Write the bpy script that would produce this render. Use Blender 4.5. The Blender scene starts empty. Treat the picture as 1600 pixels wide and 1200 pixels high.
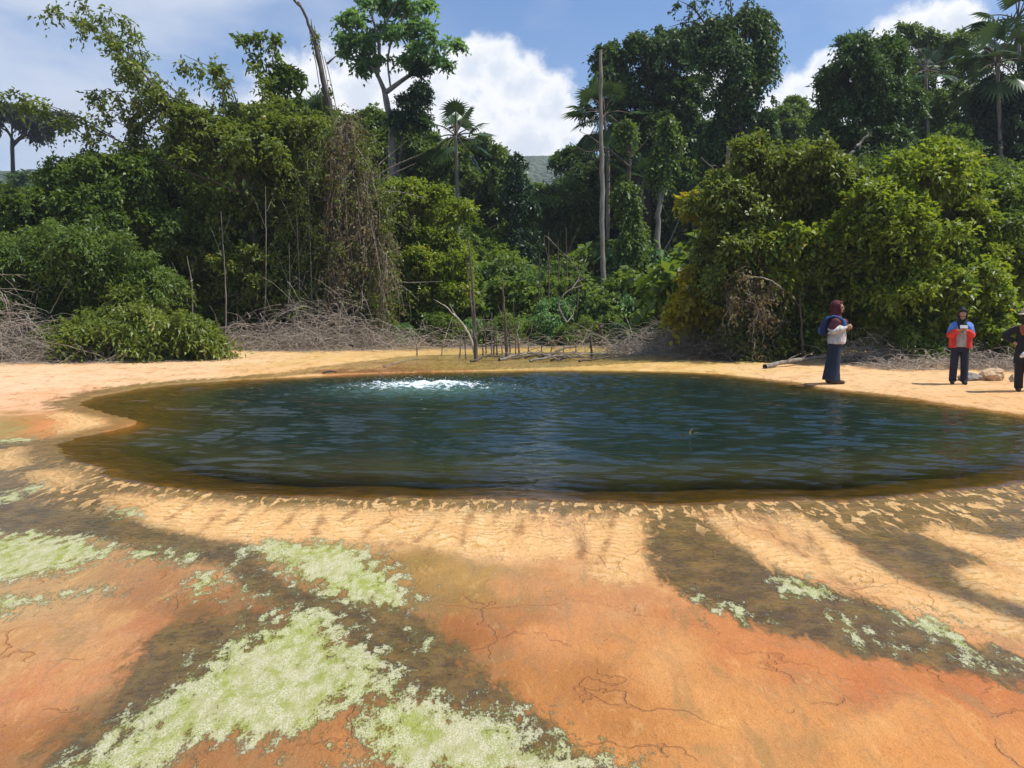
import bpy, math, random
import numpy as np
from mathutils import Vector

# ------------------------------------------------------------------ scene, camera
S = bpy.context.scene
COL = S.collection
F, CX, CY, HZ = 1232.0, 800.0, 600.0, 470.0
PITCH = math.atan((CY - HZ) / F)
CAMZ = 1.6
CP, SP = math.cos(PITCH), math.sin(PITCH)
FWD = np.array([0, CP, -SP]); UP = np.array([0, SP, CP]); RT = np.array([1.0, 0, 0])
EYE = np.array([0, 0, CAMZ])

def ray(px, py):
    px = np.asarray(px, float); py = np.asarray(py, float)
    return FWD + ((px - CX) / F)[..., None] * RT + ((CY - py) / F)[..., None] * UP

def at(px, py, Y):
    d = ray(px, py)
    return EYE + d * (Y / d[..., 1])[..., None]

cam = bpy.data.cameras.new('camera'); co = bpy.data.objects.new('camera', cam); COL.objects.link(co)
co.location = (0, 0, CAMZ); co.rotation_euler = (math.pi / 2 - PITCH, 0, 0)
cam.sensor_width = 36; cam.lens = F / 1600 * 36; cam.clip_start = 0.05; cam.clip_end = 20000
S.camera = co

def nrm(v):
    return v / np.maximum(np.linalg.norm(v, axis=-1, keepdims=True), 1e-9)

def sstep(a, b, x):
    t = np.clip((x - a) / (b - a), 0, 1); return t * t * (3 - 2 * t)

# ------------------------------------------------------------------ value noise in numpy
_rs = np.random.RandomState(5)
_G = _rs.rand(256, 256)
def vnoise(x, y):
    xi = np.floor(x).astype(int); yi = np.floor(y).astype(int)
    fx = x - xi; fy = y - yi
    fx = fx * fx * (3 - 2 * fx); fy = fy * fy * (3 - 2 * fy)
    g = lambda a, b: _G[a & 255, b & 255]
    return (g(xi, yi) * (1 - fx) + g(xi + 1, yi) * fx) * (1 - fy) + (g(xi, yi + 1) * (1 - fx) + g(xi + 1, yi + 1) * fx) * fy
def fbm(x, y, o=4):
    s = 0; a = .5
    for i in range(o):
        s = s + a * vnoise(x * 2 ** i + 17.3 * i, y * 2 ** i + 5.1 * i); a *= .5
    return s / (1 - .5 ** o)

# ------------------------------------------------------------------ object helpers
def np_mesh(name, V, Fq, attrs=None, smooth=False):
    V = np.ascontiguousarray(V, dtype=np.float32); Fq = np.ascontiguousarray(Fq, dtype=np.int32)
    n, k = Fq.shape
    me = bpy.data.meshes.new(name)
    me.vertices.add(len(V)); me.vertices.foreach_set('co', V.ravel())
    me.loops.add(n * k); me.loops.foreach_set('vertex_index', Fq.ravel())
    me.polygons.add(n); me.polygons.foreach_set('loop_start', np.arange(0, n * k, k, dtype=np.int32))
    if smooth: me.polygons.foreach_set('use_smooth', np.ones(n, dtype=bool))
    me.update(calc_edges=True)
    for an, (dom, typ, val) in (attrs or {}).items():
        a = me.attributes.new(an, typ, dom)
        val = np.ascontiguousarray(val, dtype=np.float32)
        a.data.foreach_set('color' if typ == 'FLOAT_COLOR' else 'value', val.ravel())
    return me

def link(name, me, mat=None, parent=None, loc=None):
    o = bpy.data.objects.new(name, me); COL.objects.link(o)
    if mat is not None and me is not None and len(me.materials) == 0:
        for m in (mat if isinstance(mat, (list, tuple)) else [mat]): me.materials.append(m)
    if parent is not None: o.parent = parent
    if loc is not None: o.location = loc
    return o

def tag(o, label, cat, group=None, kind=None):
    if label: o['label'] = label
    if cat: o['category'] = cat
    if group: o['group'] = group
    if kind: o['kind'] = kind
    return o

def thing(name, label, cat, loc, group=None, rz=0):
    o = bpy.data.objects.new(name, None); COL.objects.link(o)
    o.location = loc; o.rotation_euler = (0, 0, rz); o.empty_display_size = .2
    return tag(o, label, cat, group)

def dup(root, loc, rz=0, sc=1, label=None):
    r = root.copy(); COL.objects.link(r); r.location = loc; r.rotation_euler = (0, 0, rz); r.scale = (sc, sc, sc) if np.isscalar(sc) else sc
    if label: r['label'] = label
    for ch in list(root.children):
        c = ch.copy(); COL.objects.link(c); c.parent = r
        for g in list(ch.children):
            d = g.copy(); COL.objects.link(d); d.parent = c
    return r

# ------------------------------------------------------------------ materials
class NT:
    def __init__(s, name):
        s.m = bpy.data.materials.new(name); s.m.use_nodes = True
        s.t = s.m.node_tree; s.t.nodes.clear()
        s.out = s.t.nodes.new('ShaderNodeOutputMaterial')
    def n(s, typ, **kw):
        nd = s.t.nodes.new('ShaderNode' + typ)
        for k, v in kw.items():
            if k.startswith('i_'):
                key = k[2:]
                s.set(nd, int(key) if key.isdigit() else key.replace('_', ' '), v)
            else: setattr(nd, k, v)
        return nd
    def set(s, nd, key, v):
        if isinstance(v, bpy.types.NodeSocket): s.t.links.new(v, nd.inputs[key])
        else:
            if isinstance(v, (tuple, list)) and len(v) == 3 and nd.inputs[key].type == 'RGBA': v = (*v, 1)
            nd.inputs[key].default_value = v
    def math(s, op, a, b=0.0, c=0.0, clamp=False):
        nd = s.t.nodes.new('ShaderNodeMath'); nd.operation = op; nd.use_clamp = clamp
        s.set(nd, 0, a); s.set(nd, 1, b); s.set(nd, 2, c); return nd.outputs[0]
    def mix(s, f, a, b, mode='MIX'):
        nd = s.t.nodes.new('ShaderNodeMix'); nd.data_type = 'RGBA'; nd.blend_type = mode
        s.set(nd, 0, f); s.set(nd, 6, a); s.set(nd, 7, b); return nd.outputs[2]
    def ss(s, x, a, b):
        nd = s.t.nodes.new('ShaderNodeMapRange'); nd.interpolation_type = 'SMOOTHSTEP'
        s.set(nd, 0, x); s.set(nd, 1, a); s.set(nd, 2, b); return nd.outputs[0]
    def noise(s, vec, scale, detail=4, rough=.55, dist=0):
        nd = s.t.nodes.new('ShaderNodeTexNoise')
        if vec is not None: s.set(nd, 'Vector', vec)
        nd.inputs['Scale'].default_value = scale; nd.inputs['Detail'].default_value = detail
        nd.inputs['Roughness'].default_value = rough; nd.inputs['Distortion'].default_value = dist
        return nd.outputs[0]
    def attr(s, name, out=2):
        nd = s.t.nodes.new('ShaderNodeAttribute'); nd.attribute_name = name; return nd.outputs[out]
    def surf(s, sh): s.t.links.new(sh, s.out.inputs[0]); return s.m
    def mshader(s, f, a, b):
        nd = s.t.nodes.new('ShaderNodeMixShader'); s.set(nd, 0, f); s.t.links.new(a, nd.inputs[1]); s.t.links.new(b, nd.inputs[2]); return nd.outputs[0]

def lin(c):
    return tuple((v / 255 / 12.92) if v / 255 <= .04045 else ((v / 255 + .055) / 1.055) ** 2.4 for v in c)

def leaf_mat(name, c1, c2, c3=None, trans=.35, rough=.45):
    t = NT(name)
    tint = t.attr('tint')
    r = t.n('ValToRGB'); t.set(r, 0, tint)
    r.color_ramp.elements[0].color = (*c1, 1); r.color_ramp.elements[1].color = (*c2, 1)
    r.color_ramp.elements[1].position = .90 if c3 else 1
    if c3:
        e = r.color_ramp.elements.new(.97); e.color = (*c3, 1)
    p = t.n('BsdfPrincipled', i_Roughness=rough); t.set(p, 'Base Color', r.outputs[0]); p.inputs['Specular IOR Level'].default_value = .35
    tr = t.n('BsdfTranslucent'); t.set(tr, 0, t.mix(.55, r.outputs[0], t.mix(1.0, r.outputs[0], (1.9, 1.75, .5), 'MULTIPLY')))
    return t.surf(t.mshader(trans, p.outputs[0], tr.outputs[0]))

def bark_mat(name, c1, c2, sc=6):
    t = NT(name)
    tc = t.n('TexCoord').outputs['Object']
    mp = t.n('Mapping'); t.set(mp, 0, tc); mp.inputs['Scale'].default_value = (1, 1, .25)
    nz = t.noise(mp.outputs[0], sc, 6, .65)
    p = t.n('BsdfPrincipled', i_Roughness=.85); t.set(p, 'Base Color', t.mix(t.ss(nz, .3, .7), c1, c2))
    b = t.n('Bump', i_Strength=.6, i_Distance=.03); t.set(b, 'Height', nz); t.set(p, 'Normal', b.outputs[0])
    return t.surf(p.outputs[0])

def cloth_mat(name, c, var=.25, rough=.85):
    t = NT(name)
    tc = t.n('TexCoord').outputs['Object']
    mp = t.n('Mapping'); t.set(mp, 0, tc); mp.inputs['Scale'].default_value = (1, 1, .35)
    nz = t.noise(mp.outputs[0], 14, 4)
    fine = t.noise(tc, 240, 2)
    p = t.n('BsdfPrincipled', i_Roughness=rough)
    t.set(p, 'Base Color', t.mix(t.ss(nz, .3, .7), tuple(v * (1 - var) for v in c), tuple(min(1, v * (1 + var)) for v in c)))
    b = t.n('Bump', i_Strength=.5, i_Distance=.02); t.set(b, 'Height', t.math('ADD', nz, t.math('MULTIPLY', fine, .08))); t.set(p, 'Normal', b.outputs[0])
    return t.surf(p.outputs[0])

LM = {
 'dark':   leaf_mat('leaf_dark', (.030, .068, .018), (.105, .180, .042), trans=.3),
 'deep':   leaf_mat('leaf_deep', (.016, .040, .017), (.050, .100, .030), trans=.22),
 'mid':    leaf_mat('leaf_mid', (.055, .102, .018), (.170, .245, .042)),
 'olive':  leaf_mat('leaf_olive', (.068, .112, .018), (.220, .275, .044), (.25, .19, .06)),
 'yellow': leaf_mat('leaf_yellow', (.090, .155, .014), (.265, .335, .034), (.42, .30, .035), trans=.45),
 'gold':   leaf_mat('leaf_gold', (.24, .23, .016), (.42, .37, .026), (.45, .33, .03), trans=.45),
 'bright': leaf_mat('leaf_bright', (.068, .124, .018), (.205, .285, .045), trans=.42),
 'fresh':  leaf_mat('leaf_fresh', (.085, .180, .055), (.210, .360, .12), trans=.42),
 'dead':   leaf_mat('leaf_dead', (.11, .085, .045), (.22, .185, .095), (.24, .24, .07), trans=.2, rough=.8),
 'palm':   leaf_mat('leaf_palm', (.028, .060, .018), (.085, .145, .045), trans=.2, rough=.35),
 'haze':   leaf_mat('leaf_far', (.030, .045, .022), (.055, .075, .034), trans=.2),
}
BARK = bark_mat('bark_brown', (.06, .045, .03), (.15, .115, .08))
BARKG = bark_mat('bark_grey', (.13, .11, .085), (.30, .26, .21))
BARKW = bark_mat('bark_bleached', (.30, .26, .20), (.55, .50, .42))
BARKD = bark_mat('bark_dark', (.03, .024, .018), (.08, .06, .045))
BARKV = bark_mat('bark_vined', (.045, .037, .028), (.115, .092, .068))
TWIG = bark_mat('twig_dry', (.20, .165, .125), (.48, .40, .31), 9)

# ------------------------------------------------------------------ pool outline and ground
POOL_PX = [(500,587),(375,594),(281,600),(219,607),(156,618),(118,632),(140,641),(195,652),(212,660),(196,669),(150,679),(98,690),(88,698),(110,712),(150,722),(178,733),(195,750),(235,752),(312,763),(390,769),(500,772),(650,773),(800,774),(950,780),(1080,782),(1130,777),(1240,776),(1325,780),(1450,766),(1550,756),(1620,748),(1720,725),(1760,700),(1740,672),(1600,647),(1500,634),(1400,617),(1300,607),(1230,595),(1120,583),(1000,579),(900,578),(800,579),(650,582)]

def plane(px, py, z=0.0):
    d = ray(px, py); t = (z - CAMZ) / d[..., 2]
    return EYE + d * t[..., None]

def smooth_poly(P, n=3):
    P = np.asarray(P, float)
    for _ in range(n):
        Q = np.roll(P, -1, 0); P = np.stack([.75 * P + .25 * Q, .25 * P + .75 * Q], 1).reshape(-1, P.shape[1])
    return P

def sdf(P, X, Y):
    """signed distance (negative inside) of closed polygon P (n,2)"""
    A = P; B = np.roll(P, -1, 0)
    d = np.full(X.shape, 1e9); inside = np.zeros(X.shape, bool)
    for (ax, ay), (bx, by) in zip(A, B):
        ex, ey = bx - ax, by - ay
        wx, wy = X - ax, Y - ay
        t = np.clip((wx * ex + wy * ey) / (ex * ex + ey * ey + 1e-12), 0, 1)
        d = np.minimum(d, (wx - ex * t) ** 2 + (wy - ey * t) ** 2)
        c = (ay > Y) != (by > Y)
        if ey != 0: inside ^= c & (X < ex * (Y - ay) / ey + ax)
    d = np.sqrt(d); return np.where(inside, -d, d)

def linedist(P, X, Y):
    d = np.full(X.shape, 1e9)
    for (ax, ay), (bx, by) in zip(P[:-1], P[1:]):
        ex, ey = bx - ax, by - ay; wx, wy = X - ax, Y - ay
        t = np.clip((wx * ex + wy * ey) / (ex * ex + ey * ey + 1e-12), 0, 1)
        d = np.minimum(d, (wx - ex * t) ** 2 + (wy - ey * t) ** 2)
    return np.sqrt(d)

_pp = np.array(POOL_PX, float)
POOL = smooth_poly(plane(_pp[:, 0], _pp[:, 1])[:, :2], 1)

def pool_sd(X, Y):
    """distance to the pool's ragged rim"""
    return sdf(POOL, X, Y) + (fbm(X * 1.6, Y * 1.6, 3) - .5) * .16 + (fbm(X * 6, Y * 6, 3) - .5) * .12

def ground_z(X, Y, sd=None):
    if sd is None: sd = pool_sd(X, Y)
    near = 1 - sstep(6.5, 11.0, Y)                      # outflow side of the mound
    out = np.maximum(sd, 0)
    zn = -.004 - .045 * np.minimum(out, 9)              # apron falls away from the rim
    zf = .015 + .05 * np.minimum(out, 1.2) + .012 * np.minimum(np.maximum(out - 1.2, 0), 14)
    z = near * zn + (1 - near) * zf
    ins = np.maximum(-sd, 0)
    z = np.where(sd < 0, np.minimum(z, .0) * np.exp(-ins * 6) + (-.05 - .02) * (1 - np.exp(-ins * 6)) - 1.3 * sstep(.45, 2.6, ins), z)
    z = z + (fbm(X * .9, Y * .9, 3) - .5) * .05 * sstep(.2, 1.5, out) + (fbm(X * 3.1, Y * 3.1, 2) - .5) * .014 * sstep(.1, .6, out)
    z = z + sstep(26, 60, Y) * (fbm(X * .06, Y * .06, 3)) * 1.0
    return z

def gpt(px, py):
    """photo pixel to the point on the ground it shows"""
    px = np.atleast_1d(np.asarray(px, float)); py = np.atleast_1d(np.asarray(py, float))
    z = np.zeros(px.shape)
    for _ in range(8):
        d = ray(px, py); t = (z - CAMZ) / np.minimum(d[..., 2], -1e-3)
        P = EYE + d * t[..., None]
        z = .5 * z + .5 * ground_z(P[:, 0], P[:, 1])
    P[:, 2] = ground_z(P[:, 0], P[:, 1])
    return P

def gz(x, y): return float(ground_z(np.array([float(x)]), np.array([float(y)]))[0])

def gpoly(pts, n=2):
    a = np.array(pts, float); return smooth_poly(gpt(a[:, 0], a[:, 1])[:, :2], n)

RIDGES = [
 [(140,780),(180,766),(260,770),(400,784),(560,792),(700,797),(800,800),(850,808),(890,835),(908,862),(880,876),(800,873),(720,868),(650,855),(575,844),(500,848),(375,847),(300,836),(225,818)],
 [(905,838),(932,806),(990,800),(1006,830),(1003,870),(1018,908),(960,918),(922,890)],
 [(1095,790),(1125,790),(1150,820),(1200,850),(1260,870),(1305,885),(1300,908),(1230,896),(1180,867),(1130,838)],
 [(1205,790),(1240,800),(1300,835),(1360,880),(1430,915),(1600,970),(1640,1010),(1480,978),(1380,938),(1310,908),(1280,870),(1255,835)],
 [(1440,815),(1490,828),(1600,850),(1660,860),(1640,905),(1540,872),(1470,847)],
 [(1500,884),(1560,892),(1640,908),(1640,960),(1540,930),(1490,905)],
 [(10,742),(70,732),(140,720),(170,728),(185,745),(150,757),(80,766),(60,755)],
 [(-30,708),(40,695),(62,698),(45,710),(64,720),(20,735),(-30,740)],
 [(60,645),(130,641),(200,655),(215,660),(195,670),(130,680),(70,688),(100,665)],
]
WETS = [
 [(-60,690),(60,690),(200,672),(190,750),(150,785),(225,820),(300,838),(375,850),(410,860),(430,905),(520,938),(650,950),(720,1020),(800,1100),(900,1165),(990,1215),(830,1215),(760,1150),(690,1110),(620,1088),(590,1040),(540,1000),(480,962),(440,955),(400,930),(350,885),(230,868),(180,845),(90,832),(-60,835)],
 [(430,962),(475,968),(400,1012),(320,1062),(240,1130),(170,1215),(30,1215),(130,1120),(205,1085),(200,1010),(290,972),(360,952)],
 [(1010,800),(1090,795),(1130,840),(1180,870),(1230,900),(1320,925),(1400,960),(1500,1000),(1620,1030),(1640,1085),(1480,1052),(1350,1024),(1250,1002),(1130,962),(1060,922),(1017,892),(1006,840)],
 [(1120,780),(1350,780),(1640,745),(1660,860),(1440,815),(1440,840),(1540,875),(1500,885),(1500,910),(1640,960),(1640,985),(1480,937),(1380,892),(1310,840),(1240,795),(1180,790)],
 [(560,565),(640,556),(760,552),(900,550),(1080,552),(1090,562),(960,570),(800,576),(640,581),(520,583),(430,585),(480,575)],
 [(330,592),(400,585),(480,578),(530,580),(440,588),(380,596)],
]
FOAMS = [
 [(400,850),(500,850),(560,860),(592,880),(620,920),(648,942),(560,941),(510,916),(440,892),(420,866)],
 [(450,960),(495,958),(530,978),(546,1012),(575,1035),(614,1062),(540,1092),(440,1158),(350,1140),(280,1172),(215,1215),(120,1215),(150,1180),(220,1122),(270,1088),(350,1024),(415,988)],
 [(598,1096),(640,1090),(690,1112),(760,1132),(830,1162),(960,1215),(595,1215),(606,1150),(594,1116)],
 [(-60,836),(90,834),(170,850),(172,868),(120,886),(60,900),(-60,915)],
 [(-60,930),(60,915),(200,905),(215,928),(110,940),(60,958),(-60,985)],
 [(250,868),(290,862),(322,876),(290,886),(262,878)],
 [(288,898),(330,884),(356,880),(364,906),(312,936),(286,928)],
 [(356,938),(392,918),(418,936),(370,946)], [(204,860),(232,857),(236,868),(212,870)],
 [(1085,928),(1130,930),(1182,955),(1196,972),(1140,964),(1100,947)],
 [(1205,903),(1250,905),(1305,928),(1250,932)],
 [(1275,950),(1350,964),(1412,988),(1445,1012),(1540,1014),(1600,1035),(1640,1082),(1500,1047),(1400,1022),(1330,1001),(1288,976)],
 [(1418,960),(1472,965),(1462,984),(1428,980)], [(1485,985),(1520,990),(1510,1004),(1486,998)],
 [(588,952),(640,960),(704,1010),(730,1024),(655,1022),(612,986)],
 [(-60,790),(62,754),(70,763),(-10,790)], [(180,798),(205,798),(200,810),(184,806)],
 [(820,1150),(870,1160),(920,1190),(960,1215),(900,1215),(850,1180)],
 [(-20,690),(52,682),(54,688),(0,693)],
]
STREAKS = [
 [(345,798),(330,815),(310,834)], [(505,797),(500,815),(490,836)], [(612,803),(590,822),(568,840)], [(692,800),(675,825),(652,846)], [(740,798),(730,822),(722,850)], [(470,792),(452,812),(436,826)], [(400,788),(375,806),(352,820)], [(310,778),(285,796),(262,812)], [(820,806),(812,830),(800,848)], [(960,800),(950,840),(935,880)], [(1190,810),(1230,850),(1262,872)], [(1320,845),(1390,885),(1460,915)],
 [(430,790),(405,806)], [(260,778),(225,792)], [(560,795),(535,812)], [(780,802),(765,822)],
 [(888,820),(912,848),(905,874)], [(1262,838),(1285,862),(1290,880)], [(1120,800),(1080,810)],
 [(560,585),(640,583),(700,581)], [(1450,775),(1520,762),(1600,755)], [(190,752),(160,757),(110,768)],
]
CTRL = [ # photo pixel, colour of the mineral crust there
 (0,600,252,210,168),(120,585,250,207,162),(250,575,248,204,156),(400,567,246,206,156),(0,630,248,194,150),(80,620,246,190,144),(560,560,236,196,128),(500,575,238,190,125),
 (650,562,205,172,100),(780,558,190,160,88),(900,555,192,165,85),(1050,558,200,172,95),(1000,572,225,185,110),(1120,578,240,200,130),(1250,580,246,202,148),(1350,590,247,203,150),(1500,605,245,196,140),(1590,620,243,190,130),(600,576,180,120,70),
 (40,665,168,146,86),(110,660,205,135,75),(180,660,222,148,85),(20,722,225,165,98),(120,738,226,172,108),
 (300,800,236,182,118),(500,815,238,188,124),(700,830,238,186,124),(820,845,238,184,124),(960,850,232,176,112),(1200,860,230,176,112),(1400,920,228,172,110),(1580,870,230,176,108),
 (640,885,160,126,56),(720,885,182,140,70),(800,900,206,146,86),(880,920,206,138,80),(1000,930,206,140,82),(900,960,208,142,84),(760,960,188,124,58),(1100,985,206,132,70),(1230,1040,206,128,66),(1380,1080,202,120,60),(1570,1100,200,120,58),
 (1000,1040,216,146,76),(1150,1120,222,156,82),(1300,1110,218,148,76),(1500,1170,218,146,74),(1350,1190,222,156,82),(800,1090,182,116,46),(700,1050,150,94,38),(720,980,170,105,46),(900,1120,194,126,58),(1000,1180,206,140,70),(900,1190,186,122,56),
 (500,1190,190,128,64),(560,1120,150,96,40),(600,1180,165,106,46),(100,1050,210,154,94),(60,1110,206,140,84),(20,1190,172,112,54),(140,1150,142,96,46),(170,1060,205,140,85),(60,1000,200,150,92),
 (100,940,194,154,98),(250,920,172,118,68),(170,975,210,158,98),(40,880,172,142,84),(260,985,190,124,68),(270,1010,128,88,38),(250,760,170,120,70),(120,800,110,78,40),
 (430,1000,122,86,40),(330,1045,120,84,38),(210,1135,130,90,42),(440,1190,172,116,60),(540,1112,128,84,34),(585,1060,112,80,34),(650,1062,122,82,34),(690,935,152,116,54),(340,960,134,94,44),(230,985,200,130,80),(380,1010,190,108,58),(270,1050,205,135,85),(110,1010,214,160,104),(40,960,190,160,112),(30,1090,205,130,76),(100,1170,150,100,50),(860,1010,214,146,82),(950,1090,176,116,52),(1080,1060,222,158,90),(1180,1080,214,146,76),(1420,1140,224,160,88),(1290,1180,204,140,72),(780,1020,172,108,46),(830,1160,168,106,46),(1120,1170,212,146,76),(1000,970,208,150,92),(740,915,168,128,62),
]

def build_ground():
    ys = [-60, -20, -6, -1, .6, 1.3]; y = 1.9
    while y < 30: ys.append(y); y *= 1.0085
    while y < 560: ys.append(y); y *= 1.12
    xs = [0.0]; x = 0.0; st = .034
    while x < 500:
        if x > 5.5: st *= 1.018 if x < 20 else 1.12
        x += st; xs.append(x)
    xs = np.array(sorted([-v for v in xs[1:]] + xs)); ys = np.array(ys)
    X, Y = np.meshgrid(xs, ys)
    sh = X.shape; X = X.ravel(); Y = Y.ravel()
    sd = pool_sd(X, Y)
    Z = ground_z(X, Y, sd)
    sub = (np.abs(X) < 22) & (Y > 1) & (Y < 32)
    xs_, ys_ = X[sub], Y[sub]
    def field(polys, n=2, bias={}):
        d = np.full(xs_.shape, 9.0)
        for k, p in enumerate(polys): d = np.minimum(d, sdf(gpoly(p, n), xs_, ys_) + bias.get(k, 0))
        full = np.full(X.shape, 9.0); full[sub] = d; return np.clip(full, -1, 1)
    ridge, wet, foam = field(RIDGES), field(WETS), field(FOAMS, 2, {0: -.04, 1: -.05, 2: -.08, 3: .0, 4: .13, 5: .04, 6: .05, 7: .07, 9: .05, 11: .09, 14: .16, 17: .10})
    d = np.full(xs_.shape, 9.0)
    for p in STREAKS:
        a = np.array(p, float); d = np.minimum(d, linedist(gpt(a[:, 0], a[:, 1])[:, :2], xs_, ys_))
    streak = np.full(X.shape, 1.0); streak[sub] = np.minimum(d, 1)
    c = np.array(CTRL, float); cp = gpt(c[:, 0], c[:, 1])[:, :2]
    cc = np.array([np.array(lin(v)) for v in c[:, 2:5]]) * .76 + .015
    num = np.zeros((len(X), 3)); den = np.zeros(len(X))
    wa = np.clip(Y * .09, .3, 3)
    WX = X + (fbm(X * 1.3 + 3, Y * 1.1, 5) - .5) * wa * 2.4 + (fbm(X * 5 + 9, Y * 3.4, 4) - .5) * wa * 1.1; WY = Y + (fbm(X * 1.1 + 41, Y * 1.3, 5) - .5) * wa * 2.0 + (fbm(X * 4 + 77, Y * 5, 4) - .5) * wa * .9
    for p, col in zip(cp, cc):
        dd = np.hypot(WX - p[0], (WY - p[1]) * .8); w = 1 / (dd / max(.4, p[1] * .1) + .14) ** 4
        num += w[:, None] * col; den += w
    base = num / den[:, None]
    # soil and leaf litter under the forest
    soil = sstep(0, 1, (fbm(X * .35, Y * .35, 3) - .5) * 1.2 + (np.hypot(X * .72, Y - 8) - 17.6) / 1.6)
    base = base * (1 - soil[:, None]) + np.array([.045, .038, .02]) * soil[:, None]
    rgba = np.concatenate([base, np.ones((len(X), 1))], 1)
    ny, nx = sh
    i = np.arange(ny - 1)[:, None] * nx + np.arange(nx - 1)[None]
    Fq = np.stack([i, i + 1, i + nx + 1, i + nx], -1).reshape(-1, 4)
    me = np_mesh('ground', np.stack([X, Y, Z], 1), Fq, {
        'base': ('POINT', 'FLOAT_COLOR', rgba), 'pool': ('POINT', 'FLOAT', np.clip(sd, -2, 3)), 'ridge': ('POINT', 'FLOAT', ridge),
        'wet': ('POINT', 'FLOAT', wet), 'foam': ('POINT', 'FLOAT', foam), 'streak': ('POINT', 'FLOAT', streak), 'soil': ('POINT', 'FLOAT', soil)}, True)
    t = NT('mineral_crust')
    tc = t.n('TexCoord').outputs['Object']
    base, pool, ridge, wet, foam, streak, soil = t.attr('base', 0), t.attr('pool'), t.attr('ridge'), t.attr('wet'), t.attr('foam'), t.attr('streak'), t.attr('soil')
    n1 = t.noise(tc, 1.7, 5, .6); n2 = t.noise(tc, 7, 5, .62); n3 = t.noise(tc, 34, 4, .6); n4 = t.noise(tc, 150, 2, .5)
    mp = t.n('Mapping'); t.set(mp, 0, tc); mp.inputs['Scale'].default_value = (2.2, .8, 1); mp.inputs['Rotation'].default_value = (0, 0, .35)
    nf = t.noise(mp.outputs[0], 4.2, 5, .62, .6)
    sub = lambda a, b: t.math('SUBTRACT', a, b)
    mul = lambda a, b: t.math('MULTIPLY', a, b)
    add = lambda a, b: t.math('ADD', a, b)
    # crust colour: broad tone from the deposit, mottled by noise
    col = t.mix(mul(t.ss(n1, .35, .75), .45), base, t.mix(1.0, base, (.98, .84, .66), 'MULTIPLY'))
    col = t.mix(mul(t.ss(n2, .56, .76), .45), col, t.mix(1.0, col, (.94, .78, .60), 'MULTIPLY'))
    col = t.mix(mul(t.ss(n3, .45, .8), .22), col, t.mix(1.0, col, (1.25, 1.2, 1.15), 'MULTIPLY'))
    col = t.mix(mul(t.ss(n4, .42, .7), .5), col, t.mix(1.0, col, (.62, .55, .45), 'MULTIPLY'))
    # flow-drawn films of olive and tan over the crust
    mo = t.n('Mapping'); t.set(mo, 0, tc); mo.inputs['Scale'].default_value = (1.6, .7, 1); mo.inputs['Rotation'].default_value = (0, 0, .7)
    no = t.noise(mo.outputs[0], 2.6, 8, .68, .9); no2 = t.noise(mo.outputs[0], 15, 6, .7, .5)
    col = t.mix(mul(t.ss(no, .50, .66), .50), col, (.27, .165, .045))
    col = t.mix(mul(t.ss(no, .44, .32), .28), col, (.66, .40, .16))
    col = t.mix(mul(t.ss(no2, .54, .68), .45), col, (.34, .15, .04))
    col = t.mix(mul(t.ss(no2, .42, .30), .22), col, (.72, .46, .20))
    spk = t.n('TexVoronoi', i_Scale=30.0); t.set(spk, 'Vector', tc)
    col = t.mix(mul(mul(t.ss(spk.outputs[0], .16, .08), t.ss(n2, .48, .60)), .55), col, (.20, .10, .04))
    # fine rusty cracks wandering through the crust
    wv = t.n('VectorMath', operation='ADD'); t.set(wv, 0, tc); wn = t.n('TexNoise'); t.set(wn, 'Vector', tc); wn.inputs['Scale'].default_value = 3.0; wn.inputs['Detail'].default_value = 5
    ws = t.n('VectorMath', operation='SCALE'); t.set(ws, 0, wn.outputs['Color']); ws.inputs['Scale'].default_value = .55; t.set(wv, 1, ws.outputs[0])
    ve = t.n('TexVoronoi', feature='DISTANCE_TO_EDGE', i_Scale=1.5); t.set(ve, 'Vector', wv.outputs[0])
    crack = mul(t.ss(ve.outputs[0], .016, .004), t.ss(n1, .47, .56))
    col = t.mix(mul(crack, .5), col, (.26, .095, .03))
    halo = mul(t.ss(ve.outputs[0], .10, .0), t.ss(n1, .47, .60))
    col = t.mix(mul(halo, .28), col, (.46, .19, .06))
    # dry sinter ridges
    rim = t.ss(pool, 1.3, .15)
    near = t.ss(t.n('SeparateXYZ', i_0=tc).outputs[1], 9.5, 8.0)
    near2 = t.math('MAXIMUM', near, mul(t.ss(t.n('SeparateXYZ', i_0=tc).outputs[0], -4.2, -5.4), .8))
    rd = sub(add(mul(sub(nf, .5), add(.22, mul(rim, .75))), mul(sub(n3, .5), .08)), ridge)
    chip = t.noise(mp.outputs[0], 6.5, 4, .55, .4)
    chips = mul(mul(t.ss(chip, .52, .57), t.ss(pool, .03, .14)), mul(mul(t.ss(pool, .95, .55), t.ss(t.n('SeparateXYZ', i_0=tc).outputs[0], -4.9, -3.9)), near))
    rmask = mul(t.ss(rd, -.05, .06), add(.62, mul(.38, t.ss(ridge, -.04, -.30))))
    rcol = t.mix(t.ss(nf, .3, .7), (.64, .37, .14), (.75, .50, .24))
    rcol = t.mix(mul(t.ss(n3, .45, .75), .4), rcol, (.52, .25, .07))
    rcol = t.mix(mul(t.ss(n1, .45, .7), .5), rcol, (.60, .31, .12))
    # terracettes on the ridges: contour lines round the pool
    ph = add(mul(pool, 66), mul(n2, 15)); ph = add(ph, mul(n1, 30))
    ter = t.math('SINE', ph)
    rcol = t.mix(mul(t.ss(ter, .50, 1.0), mul(t.ss(nf, .40, .54), .9)), rcol, (.45, .23, .05))
    # wet olive channels
    mfl = t.n('Mapping'); t.set(mfl, 0, tc); mfl.inputs['Scale'].default_value = (1, 1.6, 1)
    nfl = t.noise(mfl.outputs[0], 30, 5, .65, .8)
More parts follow.
